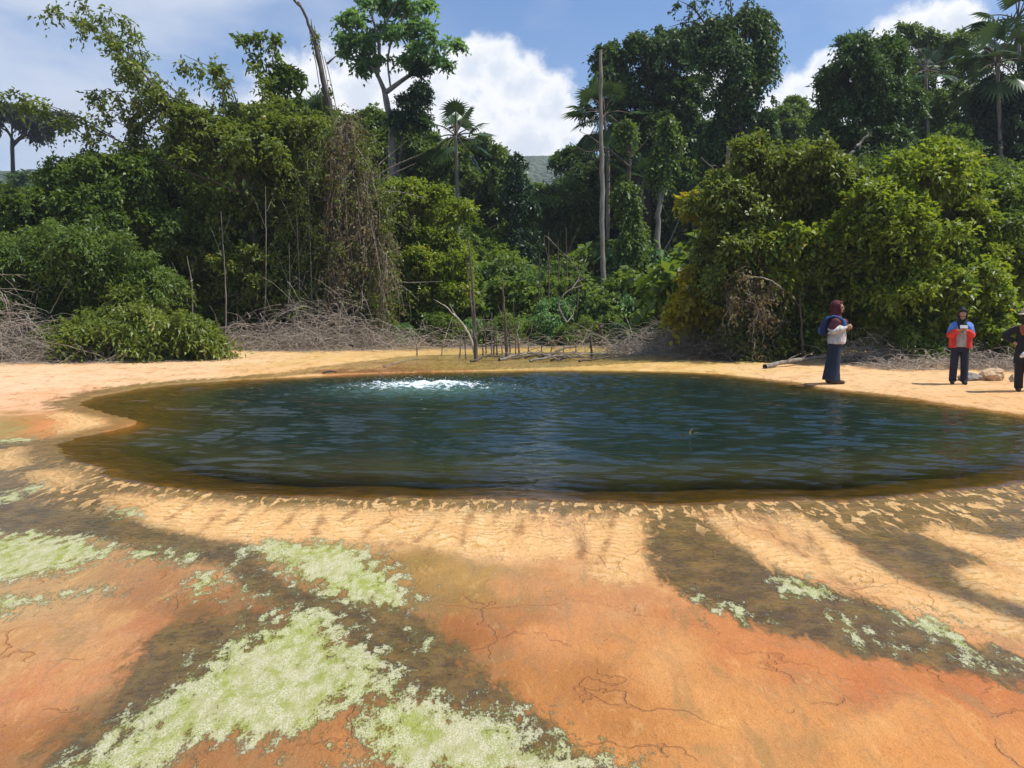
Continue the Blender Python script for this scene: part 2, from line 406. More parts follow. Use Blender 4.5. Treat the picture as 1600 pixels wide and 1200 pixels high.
    wd = sub(add(add(mul(sub(nf, .46), .42), mul(sub(n2, .5), .16)), mul(sub(n3, .5), .16)), wet)
    wmask = t.ss(wd, -.06, .06)
    rimd = sub(add(mul(sub(nf, .5), 1.1), add(mul(sub(n3, .5), .15), .44)), pool)
    rimm = mul(t.ss(rimd, -.12, .16), near2)
    wall = t.math('MAXIMUM', wmask, rimm)
    wcol = t.mix(t.ss(n2, .35, .68), (.070, .044, .010), (.185, .108, .022))
    wcol = t.mix(mul(t.ss(nf, .50, .68), .7), wcol, (.125, .098, .020))
    wcol = t.mix(mul(t.ss(nfl, .54, .66), .8), wcol, (.030, .021, .008))
    wcol = t.mix(mul(t.ss(n1, .55, .75), .55), wcol, (.24, .13, .035))
    rimcol = t.mix(t.ss(n2, .42, .62), (.15, .092, .012), (.26, .145, .026))
    wcol = t.mix(mul(rim, .75), wcol, rimcol)
    back = t.ss(t.n('SeparateXYZ', i_0=tc).outputs[1], 15, 18)
    pond = t.mix(t.ss(nf, .4, .65), t.mix(1.0, base, (.95, .92, .72), 'MULTIPLY'), t.mix(1.0, base, (.60, .56, .34), 'MULTIPLY'))
    wcol = t.mix(back, wcol, pond)
    wstr = mul(wall, .93)
    col = t.mix(wstr, col, wcol)
    rm2 = t.math('MAXIMUM', mul(rmask, sub(1.0, mul(t.ss(pool, .50, .14), .9))), mul(chips, .9))
    col = t.mix(mul(rm2, .93), col, rcol)
    # rust and purple bacterial streaks
    sd_ = sub(add(add(mul(sub(n2, .5), .15), mul(sub(nf, .5), .10)), .020), streak)
    smask = mul(t.ss(sd_, -.03, .03), t.ss(n3, .25, .5))
    col = t.mix(mul(smask, .75), col, (.25, .115, .038))
    # pale algae scum
    mf = t.n('Mapping'); t.set(mf, 0, tc); mf.inputs['Scale'].default_value = (1.5, .9, 1); mf.inputs['Rotation'].default_value = (0, 0, -.6)
    nfo = t.noise(mf.outputs[0], 62, 5, .7); nfc = t.noise(mf.outputs[0], 11, 4, .6)
    vor = t.n('TexVoronoi', i_Scale=120.0); t.set(vor, 'Vector', tc)
    cover = t.ss(add(sub(mul(sub(nf, .5), .55), t.math('MAXIMUM', foam, -.22)), mul(sub(nfc, .5), .75)), -.22, .20)
    fmask = t.ss(sub(mul(cover, 1.25), t.ss(nfo, .25, .75)), -.05, .40)
    fcol = t.mix(t.ss(n2, .42, .60), (.43, .415, .20), (.31, .335, .08))
    fcol = t.mix(mul(t.ss(n1, .46, .60), .7), fcol, (.30, .35, .055))
    fcol = t.mix(mul(t.ss(vor.outputs[0], .30, .6), mul(t.ss(nfc, .40, .6), .75)), fcol, (.62, .58, .41))
    fcol = t.mix(mul(t.ss(nfo, .50, .36), .4), fcol, (.28, .25, .08))
    col = t.mix(mul(fmask, .95), col, fcol)
    # submerged bed of the pool
    col = t.mix(t.ss(pool, .04, -.22), col, t.mix(t.ss(n2, .4, .6), (.17, .105, .022), (.085, .058, .016)))
    lit = t.mix(t.ss(n3, .4, .65), (.05, .035, .02), (.12, .085, .045))
    col = t.mix(soil, col, lit)
    dry = t.math('MAXIMUM', mul(rm2, .85), mul(fmask, .9)); dry = t.math('MAXIMUM', dry, soil)
    yy = t.n('SeparateXYZ', i_0=tc).outputs[1]
    apron = t.ss(yy, 9.0, 6.5)
    film = mul(t.math('MAXIMUM', wall, mul(add(.25, mul(t.ss(no, .42, .60), .55)), apron)), sub(1.0, dry))
    p = t.n('BsdfPrincipled'); t.set(p, 'Base Color', col); t.set(p, 'Roughness', .85); p.inputs['Specular IOR Level'].default_value = .12
    mr = t.n('Mapping'); t.set(mr, 0, tc); mr.inputs['Scale'].default_value = (1, 1.5, 1)
    rip = t.noise(mr.outputs[0], 17, 3, .55, .4)
    h = add(mul(n3, .008), mul(n2, .018))
    h = add(h, mul(ter, mul(rm2, .006))); h = add(h, mul(rm2, .022)); h = add(h, mul(fmask, add(.012, mul(nfo, .014)))); h = add(h, mul(n4, .0035)); h = add(h, mul(no2, .012)); h = sub(h, mul(crack, .012))
    b = t.n('Bump', i_Strength=.75, i_Distance=1.0); t.set(b, 'Height', h); t.set(p, 'Normal', b.outputs[0])
    cb = t.n('Bump', i_Strength=.45, i_Distance=1.0); t.set(cb, 'Height', add(mul(rip, .020), mul(n2, .012)))
    t.set(p, 'Coat Weight', film); p.inputs['Coat IOR'].default_value = 1.35; p.inputs['Coat Roughness'].default_value = .07; t.set(p, 'Coat Normal', cb.outputs[0])
    t.surf(p.outputs[0])
    o = link('ground', me, t.m); o['kind'] = 'structure'; o['label'] = 'orange and peach mineral crust apron round the spring pool'
build_ground()

# ------------------------------------------------------------------ pool water
SPRING = plane(np.array(655.), np.array(604.))
def build_water():
    x0, x1 = POOL[:, 0].min() - .4, POOL[:, 0].max() + .4; y0, y1 = POOL[:, 1].min() - .4, POOL[:, 1].max() + .4
    st = .04
    xs = np.arange(x0, x1, st); ys = np.arange(y0, y1, st)
    X, Y = np.meshgrid(xs, ys); sh = X.shape; X = X.ravel(); Y = Y.ravel()
    sd = pool_sd(X, Y); ins = np.maximum(-sd, 0)
    rs = np.random.RandomState(3)
    r = np.hypot(X - SPRING[0], Y - SPRING[1])
    z = np.zeros(len(X))
    wob = fbm(X * .55, Y * .55, 3) * 5
    for i in range(26):                                   # wind and outflow ripples, crests mostly across the view
        lam = .14 * 1.052 ** i; k = 2 * math.pi / lam
        th = -math.pi / 2 + rs.normal(0, .36)
        patch = sstep(.3, .7, fbm(X * .45 + i * 7.7, Y * .8 + i * 3.1, 2))
        z += patch * .0095 * lam * (1.25 if .2 < lam < .5 else .7) * np.sin(k * (X * math.cos(th) + Y * math.sin(th)) + wob * (1 + .2 * i) + rs.rand() * 6.28)
    for lam, a in ((.30, .004), (.42, .004), (.6, .003)):  # rings from the upwelling
        z += a * np.exp(-r / 5) * np.sin(2 * math.pi / lam * r + wob)
    z *= sstep(.0, .9, ins) * .95 + .05
    ang = np.arctan2(Y - SPRING[1], X - SPRING[0])
    rb = np.hypot((X - SPRING[0] - .1) / 2.2, (Y - SPRING[1]) / 1.05)
    boil = np.exp(-(rb / .62) ** 2)
    z += boil * (.035 + .17 * (fbm(X * 6, Y * 6, 4) - .3)) + np.exp(-(rb / 1.4) ** 2) * (fbm(X * 7 + 9, Y * 7, 3) - .5) * .10
    foam = np.clip(.98 - rb / .80 , -2.4, 1)
    streakx = np.exp(-((Y - SPRING[1] - .05 * (X - SPRING[0])) / .55) ** 2) * sstep(2.9, .5, np.abs(X - SPRING[0] - .35))
    foam = np.maximum(foam, streakx * 1.25 - .80)
    teal = np.exp(-(np.hypot((X - SPRING[0] - .1) / 1.5, (Y - SPRING[1] + .5) / 1.1)) ** 2)
    g = ground_z(X, Y, sd)
    z = np.where(sd > .0, np.minimum(.0, g + .004) - np.maximum(sd - .10, 0) * .4, z)
    ny, nx = sh
    i = np.arange(ny - 1)[:, None] * nx + np.arange(nx - 1)[None]
    Fq = np.stack([i, i + 1, i + nx + 1, i + nx], -1).reshape(-1, 4)
    Fq = Fq[(sd[Fq] < .22).all(1)]
    used = np.unique(Fq); mp = np.full(len(X), -1); mp[used] = np.arange(len(used))
    me = np_mesh('pool_water', np.stack([X, Y, z], 1)[used], mp[Fq], {
        'depth': ('POINT', 'FLOAT', (ins * (1 - .72 * sstep(-4.0, -6.2, X)))[used]), 'foam': ('POINT', 'FLOAT', foam[used]), 'teal': ('POINT', 'FLOAT', teal[used])}, True)
    t = NT('spring_water')
    tc = t.n('TexCoord').outputs['Object']
    depth, foam, teal = t.attr('depth'), t.attr('foam'), t.attr('teal')
    mr = t.n('Mapping'); t.set(mr, 0, tc); mr.inputs['Scale'].default_value = (1, 3.2, 1)
    w1 = t.noise(mr.outputs[0], 3.6, 2, .5); w2 = t.noise(mr.outputs[0], 11, 2, .5)
    h = t.math('ADD', t.math('MULTIPLY', w1, .011), t.math('MULTIPLY', w2, .004))
    b = t.n('Bump', i_Strength=.7, i_Distance=1.0); t.set(b, 'Height', h)
    deep = t.mix(t.ss(depth, .2, 2.2), (.046, .042, .014), (.010, .021, .017))
    deep = t.mix(t.math('MULTIPLY', teal, .7), deep, (.075, .15, .115))
    p = t.n('BsdfPrincipled', i_Roughness=.05, i_IOR=1.33); t.set(p, 'Base Color', deep); t.set(p, 'Normal', b.outputs[0])
    tr = t.n('BsdfTransparent'); tr.inputs[0].default_value = (.86, .80, .60, 1)
    gl = t.n('BsdfGlossy', i_Roughness=.05); t.set(gl, 'Normal', b.outputs[0])
    fr = t.n('Fresnel', i_IOR=1.33); t.set(fr, 'Normal', b.outputs[0])
    shallow = t.mshader(fr.outputs[0], tr.outputs[0], gl.outputs[0])
    s = t.mshader(t.ss(depth, .05, 1.25), shallow, p.outputs[0])
    nf = t.noise(tc, 13, 7, .72); nm = t.noise(mr.outputs[0], 4.0, 4, .6)
    f = t.ss(t.math('ADD', foam, t.math('MULTIPLY', t.math('SUBTRACT', t.math('ADD', t.math('MULTIPLY', nf, .6), t.math('MULTIPLY', nm, .4)), .5), 4.2)), .25, .80)
    fo = t.n('BsdfPrincipled', i_Roughness=.6); fo.inputs['Base Color'].default_value = (.66, .72, .72, 1)
    s = t.mshader(f, s, fo.outputs[0])
    o = link('pool_water', me, t.surf(s)); o['kind'] = 'structure'; o['label'] = 'dark green rippled water of the round spring pool'
    # spray thrown up by the upwelling: nobody could count the drops
    n = 350; rs = np.random.RandomState(8)
    c = np.stack([SPRING[0] + rs.normal(0, .55, n), SPRING[1] + rs.normal(0, .4, n), .05 + np.abs(rs.normal(0, .07, n))], 1)
    s_ = rs.uniform(.003, .007, n)
    O = np.array([[1, 0, 0], [-1, 0, 0], [0, 1, 0], [0, -1, 0], [0, 0, 1], [0, 0, -1]], float)
    V = (c[:, None] + O[None] * s_[:, None, None]).reshape(-1, 3)
    Ft = np.array([[0, 2, 4], [2, 1, 4], [1, 3, 4], [3, 0, 4], [2, 0, 5], [1, 2, 5], [3, 1, 5], [0, 3, 5]])
    Fa = (np.arange(n)[:, None, None] * 6 + Ft[None]).reshape(-1, 3)
    t = NT('spray_white'); p = t.n('BsdfPrincipled', i_Roughness=.4); p.inputs['Base Color'].default_value = (.85, .9, .9, 1)
    o = link('spring_spray', np_mesh('spring_spray', V, Fa, None, True), t.surf(p.outputs[0])); o['kind'] = 'stuff'; o['label'] = 'white spray over the bubbling spring mouth'
build_water()

# ------------------------------------------------------------------ vegetation generators
def strands(P, R, sides=3):
    """many tubes at once: P (n,k,3), R (n,k)"""
    n, k, _ = P.shape
    T = nrm(np.gradient(P, axis=1))
    ref = np.where(np.abs(T[..., 2:3]) > .8, np.array([1., 0, 0]), np.array([0, 0, 1.]))
    A = nrm(np.cross(T, ref)); B = np.cross(T, A)
    an = np.arange(sides) * 2 * math.pi / sides
    V = P[:, :, None] + R[:, :, None, None] * (np.cos(an)[:, None] * A[:, :, None] + np.sin(an)[:, None] * B[:, :, None])
    V = V.reshape(-1, 3)
    i = np.arange(n)[:, None, None] * k * sides + np.arange(k - 1)[None, :, None] * sides
    j = np.arange(sides)[None, None]; j2 = (j + 1) % sides
    Fq = np.stack([i + j, i + j2, i + sides + j2, i + sides + j], -1).reshape(-1, 4)
    return V, Fq

def cat(parts):
    V = []; Fq = []; o = 0
    for v, f in parts:
        V.append(v); Fq.append(f + o); o += len(v)
    return np.concatenate(V), np.concatenate(Fq)

def spline(pts, n):
    P = np.asarray(pts, float); m = len(P)
    if m < 3: return P[0] + (P[-1] - P[0]) * np.linspace(0, 1, n)[:, None]
    Q = np.concatenate([[2 * P[0] - P[1]], P, [2 * P[-1] - P[-2]]])
    u = np.linspace(0, m - 1 - 1e-6, n); i = u.astype(int); t = (u - i)[:, None]
    a, b, c, d = Q[i], Q[i + 1], Q[i + 2], Q[i + 3]
    return .5 * (2 * b + (c - a) * t + (2 * a - 5 * b + 4 * c - d) * t ** 2 + (3 * b - a - 3 * c + d) * t ** 3)

def tube(pts, r0, r1, sides=7, n=None, rng=None, wob=0):
    n = n or max(6, len(pts) * 5)
    P = spline(pts, n)
    if rng is not None and wob:
        w = rng.normal(0, wob, (n, 3)); w[0] = w[-1] = 0; P = P + w
    R = np.linspace(r0, r1, n)
    if rng is not None: R = R * rng.uniform(.88, 1.12, n)
    return strands(P[None], R[None], sides)

def leaves_from(pos, dirs, nor, ll, lw, rng, tint, fold=.18, curl=.25):
    n = len(pos)
    d = nrm(dirs); side = nrm(np.cross(d, nor)); up = np.cross(side, d)
    l = ll * rng.uniform(.65, 1.2, n)[:, None]; w = lw * rng.uniform(.7, 1.2, n)[:, None]
    mid = pos + d * l * .45
    tip = pos + d * l - up * l * curl
    V = np.stack([pos, mid + side * w * .5 + up * w * fold, tip, mid - side * w * .5 + up * w * fold], 1).reshape(-1, 3)
    Fq = np.arange(n * 4).reshape(n, 4)
    return V, Fq, tint

def foliage(cp, cd, rng, twigs=5, lv=6, tl=.45, ll=.16, lw=.075, droop=.5, up=.25, spread=.75):
    n = len(cp)
    p = np.repeat(cp, twigs, 0); o = np.repeat(cd, twigs, 0)
    d = o * .8 + rng.normal(0, spread, (n * twigs, 3)); d[:, 2] += up; d = nrm(d)
    L = tl * rng.uniform(.45, 1.1, n * twigs)
    t = np.linspace(.2, 1, lv)
    g = np.array([0, 0, -1.0])
    pos = p[:, None] + d[:, None] * (L[:, None] * t)[..., None] + g * (droop * L[:, None] * t ** 2)[..., None]
    pos = pos + rng.normal(0, ll * .22, pos.shape)
    ld = d[:, None] * .7 + rng.normal(0, .65, pos.shape); ld[..., 2] -= droop * .75
    nr = rng.normal(0, .45, pos.shape) + o[:, None] * .35; nr[..., 2] += .9
    ct = np.repeat(rng.rand(n), twigs)[:, None] * .6 + rng.rand(n * twigs, lv) * .4
    return leaves_from(pos.reshape(-1, 3), ld.reshape(-1, 3), nr.reshape(-1, 3), ll, lw, rng, ct.ravel())

def sphere_dirs(n, rng, zmin=-.55):
    v = nrm(rng.normal(0, 1, (n * 4 + 20, 3))); v = v[v[:, 2] > zmin]; return v[:n]

def holes(q, rng, f=1.5):
    """smooth random field in 3-D, about -1..1, for gaps in a crown"""
    h = np.zeros(len(q))
    for k in range(5):
        w = rng.normal(0, 1, 3); w *= f * (1 + .5 * k) / np.linalg.norm(w)
        h += np.sin(q @ w * 2.2 + rng.rand() * 6.28)
    return h / 2.2

def clumps(blobs, per, rng, cov=1.2, zmin=-.55, sub=(6, 11), fill=.12, gap=.50, shoots=3):
    P = []; D = []
    for c, r in blobs:
        c = np.asarray(c); r = np.asarray(r) * rng.uniform(.85, 1.12)
        area = 4 * math.pi * ((r[0] * r[1]) ** 1.6 + (r[0] * r[2]) ** 1.6 + (r[1] * r[2]) ** 1.6) ** (1 / 1.6) / 3 ** (1 / 1.6)
        n = max(3, int(cov * area / per))
        m = rng.randint(*sub)
        sd = sphere_dirs(m, rng, zmin); sc = c + sd * r * rng.uniform(.40, .92, (m, 1)); sr = r * rng.uniform(.20, .58, (m, 1))
        w = sr.mean(1) ** 2; k = rng.choice(m, n, p=w / w.sum())
        u = nrm(rng.normal(0, 1, (n, 3)) + sd[k] * .7 + np.array([0, 0, .3]))
        q = sc[k] + u * sr[k] * (.45 + .75 * rng.rand(n, 1) ** .6)
        P.append(q); D.append(nrm(u + sd[k] * .5))
        rm = float(r.mean())
        for _ in range(int(shoots) if rm < .5 else int(shoots * 3)):                      # leading shoots that break the outline
            d = sphere_dirs(1, rng, -.2)[0]; d = nrm(d + np.array([0, 0, .6])); L = rm * rng.uniform(.25, .9); kk = max(3, int(L / .16))
            t = np.linspace(0, 1, kk)[:, None]
            q = c + d * r * .8 + d * L * t + np.array([0, 0, -.35 * L]) * t ** 2 + rng.normal(0, .04, (kk, 3))
            P.append(q); D.append(nrm(d + rng.normal(0, .5, (kk, 3))))
        nf = int(n * fill)
        if nf:
            q = c + rng.normal(0, .38, (nf, 3)) * r; P.append(q); D.append(nrm(rng.normal(0, 1, (nf, 3))))
    if not P: return np.zeros((0, 3)), np.zeros((0, 3))
    P = np.concatenate(P); D = np.concatenate(D)
    ok = (P[:, 2] > .12) & (holes(P, rng) > -gap)
    return P[ok], D[ok]

def blobs_px(lst, Y, rng, dj=.35, deep=.85, sat=4):
    out = []
    for (px, py, rx, ry) in lst:
        y = Y + rng.uniform(-dj, dj) * rx * Y / F * 1.5
        s = y / F
        c = at(px, py, y); r = np.array([rx * s, max(rx, ry * .7) * s * deep, ry * s])
        out.append((c, tuple(r * .78)))
        for d in sphere_dirs(sat, rng, -.35): out.append((c + d * r * rng.uniform(.6, .98), tuple(r * rng.uniform(.24, .46))))
    return out

LEAF = { # leaf length, width, leaves per twig, twigs per clump, twig length, droop
 'small': (.13, .064, 7, 8, .40, .3), 'med': (.17, .08, 6, 9, .46, .4), 'big': (.25, .13, 6, 9, .55, .6),
 'fern': (.14, .046, 10, 6, .52, .55), 'long': (.23, .075, 6, 7, .5, .9), 'wide': (.22, .14, 4, 6, .36, .7), 'far': (.34, .18, 6, 8, .7, .5), 'vine': (.16, .10, 6, 6, .45, 1.2),
}

def crown_mesh(name, blobs, kind, rng, cov=1.2, origin=(0, 0, 0), zmin=-.55, fill=.12, extra=None, lsc=1.0, sub=(6, 11), gap=.5):
    ll, lw, lv, tw, tl, dr = LEAF[kind]; ll *= lsc; lw *= lsc; tl *= lsc
    per = ll * lw * .55 * lv * tw * .62
    P, D = clumps(blobs, per, rng, cov, zmin, sub, fill, gap)
    if extra is not None and len(extra[0]): P = np.concatenate([P, extra[0]]); D = np.concatenate([D, extra[1]])
    V, Fq, tint = foliage(P, D, rng, tw, lv, tl, ll, lw, dr)
    return np_mesh(name, V - np.asarray(origin), Fq, {'tint': ('FACE', 'FLOAT', tint)})

def limbs(trunk, blobs, rng, r0, r1, sides=7, limb_r=.45, wob=.0):
    """tapered trunk with a curved limb and forks into every blob"""
    P = spline(trunk, max(10, 6 * len(trunk)))
    parts = [tube(P, r0, r1, sides, len(P), rng, wob)]
    for c, r in blobs:
        c = np.asarray(c)
        cand = [i for i in range(len(P)) if P[i][2] < c[2] - .15 * np.linalg.norm(c - P[i])] or [len(P) - 1]
        i = min(cand, key=lambda q: np.linalg.norm(P[q] - c) + .25 * abs(P[q][2] - c[2] * .75))
        rr = (r0 + (r1 - r0) * i / (len(P) - 1)) * limb_r
        s = P[i]; v = c - s
        mid = s + v * .5 + np.array([0, 0, .12 * np.linalg.norm(v)]) + rng.normal(0, .08, 3) * np.linalg.norm(v)
        parts.append(tube([s, mid, c], rr, rr * .4, 5, 9))
        for _ in range(4):
            e = c + nrm(rng.normal(0, 1, 3) + np.array([0, 0, .4])) * np.asarray(r) * .85
            parts.append(tube([s + v * .75, c * .6 + e * .4 + rng.normal(0, .05, 3), e], rr * .5, rr * .12, 4, 6))
    return cat(parts)

SEED = [100]
def tree(name, label, cat_, Y, trunk_px, blist, kind, mat, cov=1.2, r0=.14, r1=.05, bark=BARK, zmin=-.55, group=None, fill=.12, extra=None, lsc=1.0, limb=True, deep=.85, extra_wood=None, sub=(6, 11), gap=.5, sat=4):
    SEED[0] += 1; rng = np.random.RandomState(SEED[0])
    bl = blobs_px(blist, Y, rng, deep=deep, sat=sat)
    bx = at(trunk_px[0][0], trunk_px[0][1], Y)
    base = np.array([bx[0], Y, gz(bx[0], Y) - .05])
    tr = [base] + [at(a, b, Y) for a, b in trunk_px[1:]]
    e = thing(name, label, cat_, base, group)
    V, Fq = limbs(tr, bl[::sat + 1] if limb else [], rng, r0, r1, limb_r=.5, wob=.012)
    if extra_wood is not None: V, Fq = cat([(V, Fq)] + extra_wood)
    link('trunk', np_mesh('trunk', V - base, Fq, None, True), bark, e)
    if blist or extra is not None:
        link('crown', crown_mesh('crown', bl, kind, rng, cov, base, zmin, fill, extra, lsc, sub, gap), LM[mat], e)
    return e

def branch_px(pts, Y, r0=.05, r1=.012, n=14, every=.32, rng=None, hang=.0, dy=0.0):
    """a bare or leafy branch along photo points at depth Y: (tube, clump points, clump dirs)"""
    A = np.array(pts, float); P3 = at(A[:, 0], A[:, 1], Y)
    P3[:, 1] += np.linspace(0, dy, len(P3))
    tb = tube(P3, r0, r1, 5, n)
    P = spline(P3, 60); L = np.linalg.norm(np.diff(P, axis=0), axis=1).sum()
    k = max(2, int(L / every / 1.35)); idx = np.linspace(8, 59, k).astype(int)
    Q = P[idx] + rng.normal(0, .10, (k, 3)); Q[:, 2] -= hang * rng.rand(k)
    return tb, Q, nrm(rng.normal(0, .7, (k, 3)) + np.array([0, 0, -.2]))

# ---- far hills
def hill(label, pts, Y, depth):
    A = np.array(pts, float); top = at(A[:, 0], A[:, 1], Y)
    n = 160; T = spline(top, n)
    rng = np.random.RandomState(4)
    rows = []
    for k, f in enumerate(np.linspace(-1, 1, 25)):
        prof = (1 - abs(f) ** 1.5)
        z = T[:, 2] * prof + (fbm(T[:, 0] * .06, np.full(n, f * 9 + Y * .01), 4) - .5) * 6 * (1 - abs(f) * .6) * (abs(f) < .99)
        rows.append(np.stack([T[:, 0], T[:, 1] + f * depth, z - 1], 1))
    V = np.concatenate(rows)
    i = np.arange(24)[:, None] * n + np.arange(n - 1)[None]
    Fq = np.stack([i, i + 1, i + n + 1, i + n], -1).reshape(-1, 4)
    o = link('hills', np_mesh('hills', V, Fq, None, True), HILL); o['kind'] = 'structure'; o['label'] = label
t = NT('forested_hill'); tc = t.n('TexCoord').outputs['Object']
p = t.n('BsdfPrincipled', i_Roughness=.9); v = t.n('TexVoronoi', i_Scale=.30); t.set(v, 'Vector', tc)
t.set(p, 'Base Color', t.mix(t.ss(t.noise(tc, .05, 6), .35, .65), (.030, .055, .022), (.060, .085, .030)))
b = t.n('Bump', i_Strength=1.0, i_Distance=3.5); t.set(b, 'Height', t.math('SUBTRACT', t.noise(tc, .22, 5), v.outputs[0])); t.set(p, 'Normal', b.outputs[0])
HILL = t.surf(p.outputs[0])
hill('hazy blue green forested ridge in the gap between the palms', [(480,330),(600,300),(700,285),(770,262),(810,246),(850,244),(890,250),(950,262),(1050,280),(1200,310)], 480, 110)
hill('low wooded hill on the far left horizon', [(-420,290),(-250,278),(-100,270),(20,264),(90,262),(160,268),(260,280),(400,300)], 330, 70)

# ------------------------------------------------------------------ the trees, front to back
def R(seed): return np.random.RandomState(seed)
G_BACK = 'trees filling the forest behind the front row'

# left bank
tree('shrub', 'bright feathery bush bulging out at the far left above the dry brush', 'bush', 21.5, [(90,560),(90,500)], [(35,430,90,60),(125,405,65,50),(50,495,110,60),(170,465,80,65),(150,425,60,55),(-20,450,60,80),(225,455,45,40)], 'fern', 'mid', 1.1, .06, .03, lsc=1.05)
tree('shrub', 'olive feathery bush spilling low onto the sand left of the pool', 'bush', 20.2, [(240,566),(240,520)], [(185,512,38,30),(150,528,40,26),(245,522,54,34),(292,534,50,28),(190,530,70,36),(322,535,38,24),(130,535,60,30),(255,548,60,20),(345,546,26,14),(210,475,30,22)], 'fern', 'olive', 1.0, .05, .03, lsc=1.1, gap=.2)
tree('tree', 'green round topped tree above the feathery bushes at far left', 'tree', 26, [(130,560),(130,420)], [(60,345,80,48),(130,318,66,56),(200,302,66,52),(165,375,95,60),(20,385,70,52),(-30,350,60,60),(105,395,80,50),(150,280,40,28)], 'med', 'mid', 1.2, .14, .06)
tree('tree', 'dark green tree between the leaning vine tree and the left bushes', 'tree', 30, [(280,560),(280,380)], [(250,300,66,54),(300,268,58,44),(270,360,82,70),(335,345,72,70),(290,430,80,60),(230,400,60,60)], 'med', 'mid', 1.2, .15, .06)
rng = R(21)
ex = [branch_px(p, 26.5, r0, .008, 16, ev, rng, hg, dy) for p, r0, ev, hg, dy in [
  ([(350,262),(290,190),(225,105),(160,30)], .055, .20, .35, -1.2), ([(225,105),(170,60),(88,30)], .02, .30, .15, -.8), ([(225,105),(215,60),(178,20)], .02, .22, .2, -.4),
  ([(375,300),(250,250),(150,200),(58,158)], .05, .34, .25, -1.5), ([(180,215),(130,185),(75,168)], .02, .35, .2, -1.0), ([(300,268),(230,215),(170,185)], .02, .24, .2, -.5),
  ([(360,240),(280,160),(200,110)], .03, .20, .4, -.5), ([(330,200),(270,140),(180,72)], .03, .24, .4, .5), ([(380,200),(350,120),(280,80)], .03, .26, .2, .4), ([(300,160),(240,150),(150,150)], .025, .26, .3, -.7),
  ([(215,160),(212,210),(208,255)], .01, .12, .05, 0), ([(290,200),(250,170),(190,165)], .02, .22, .3, -.6), ([(350,180),(345,130),(330,85)], .02, .2, .2, .2), ([(240,130),(225,170),(220,205)], .01, .2, .1, 0), ([(440,260),(470,200),(488,165)], .025, .22, .2, 0), ([(400,230),(410,160),(402,115)], .025, .22, .2, 0), ([(460,290),(500,240),(520,225)], .02, .22, .2, 0)]]
tree('vine_tree', 'tall vine covered tree leaning left with arching drooping branches', 'tree', 27, [(410,560),(405,430),(385,320),(350,240)],
     [(330,215,46,34),(400,205,46,46),(440,250,55,75),(380,270,74,66),(310,235,52,48),(350,370,80,76),(430,370,66,86),(400,455,86,66),(335,450,70,70),(475,330,40,90),(470,440,50,70),(360,510,60,40)], 'med', 'olive', .95, .2, .07, gap=.28,
     extra=(np.concatenate([e[1] for e in ex]), np.concatenate([e[2] for e in ex])), extra_wood=[e[0] for e in ex], lsc=1.05)
rng = R(22)
ex = [branch_px(p, 29, .02, .006, 8, .20, rng, .2) for p in [([(428,150),(410,100),(398,72),(372,58)]), ([(430,170),(440,120),(462,118)]), ([(428,200),(460,160),(468,150)]), ([(426,120),(432,80),(420,48)]), ([(430,220),(400,190),(390,170)]), ([(430,200),(450,200),(470,190)])]]
tree('sapling', 'slender sapling with sparse drooping leaves rising above the vine tree', 'tree', 29, [(436,540),(434,300),(430,200),(426,90)], [(420,60,18,13),(452,122,18,12),(402,66,18,10),(425,150,20,14)], 'wide', 'mid', .12, .07, .02, gap=0,
     extra=(np.concatenate([e[1] for e in ex]), np.concatenate([e[2] for e in ex])), extra_wood=[e[0] for e in ex])
tree('tree', 'flat topped umbrella tree standing alone against sky at far left', 'tree', 80, [(18,290),(19,240),(21,222)], [(20,190,55,9),(-15,182,40,10),(70,192,34,8),(62,215,10,6),(40,180,30,7),(92,188,16,5)], 'far', 'haze', .45, .24, .12, BARKD, zmin=-.9, gap=.1,
     extra_wood=[tube([at(21,222,80), at(12,206,80), at(-8,195,80)], .16, .06), tube([at(20,228,80), at(40,212,80), at(85,198,80)], .15, .05)], lsc=1.15)

# centre left
rng = R(23)
ex = [branch_px(p, 29, .05, .01, 8, .5, rng) for p in [([(511,100),(520,92),(530,84)]), ([(498,60),(488,45),(486,30)]), ([(470,10),(462,4),(452,-8)]), ([(509,140),(500,110),(492,85)])]]
vn = []
for k in range(60):
    a = rng.uniform(0, 6.28, 1)[0]; z0 = rng.uniform(2, 11.5); z1 = max(.5, z0 - rng.uniform(1.5, 5)); n = 12
    zz = np.linspace(z0, z1, n); rr = .08 + .12 * (1 - zz / 12) + rng.uniform(0, .14)
    cxs = np.interp(zz, [0, 4.6, 8.3, 9.8, 11.5], [at(533,540,29)[0], at(527,350,29)[0], at(516,190,29)[0], at(506,130,29)[0], at(490,60,29)[0]])
    aa = a + np.linspace(0, rng.uniform(-2, 2), n)
    vn.append(np.stack([cxs + rr * np.cos(aa), 29 + rr * np.sin(aa), zz], 1))
vinew = strands(np.array(vn), np.full((60, 12), .014), 4)
vp = np.concatenate(vn)[::9]
tree('dead_tree', 'tall dead snag with bare forked top wrapped in brown vines', 'tree', 29, [(534,545),(527,350),(516,190),(506,130),(490,60),(470,10),(456,-2)], [], 'vine', 'olive', 1, .17, .014, BARKV, extra=(vp[::3], nrm(R(1).normal(0, 1, vp[::3].shape))), limb=False, extra_wood=[e[0] for e in ex] + [vinew])

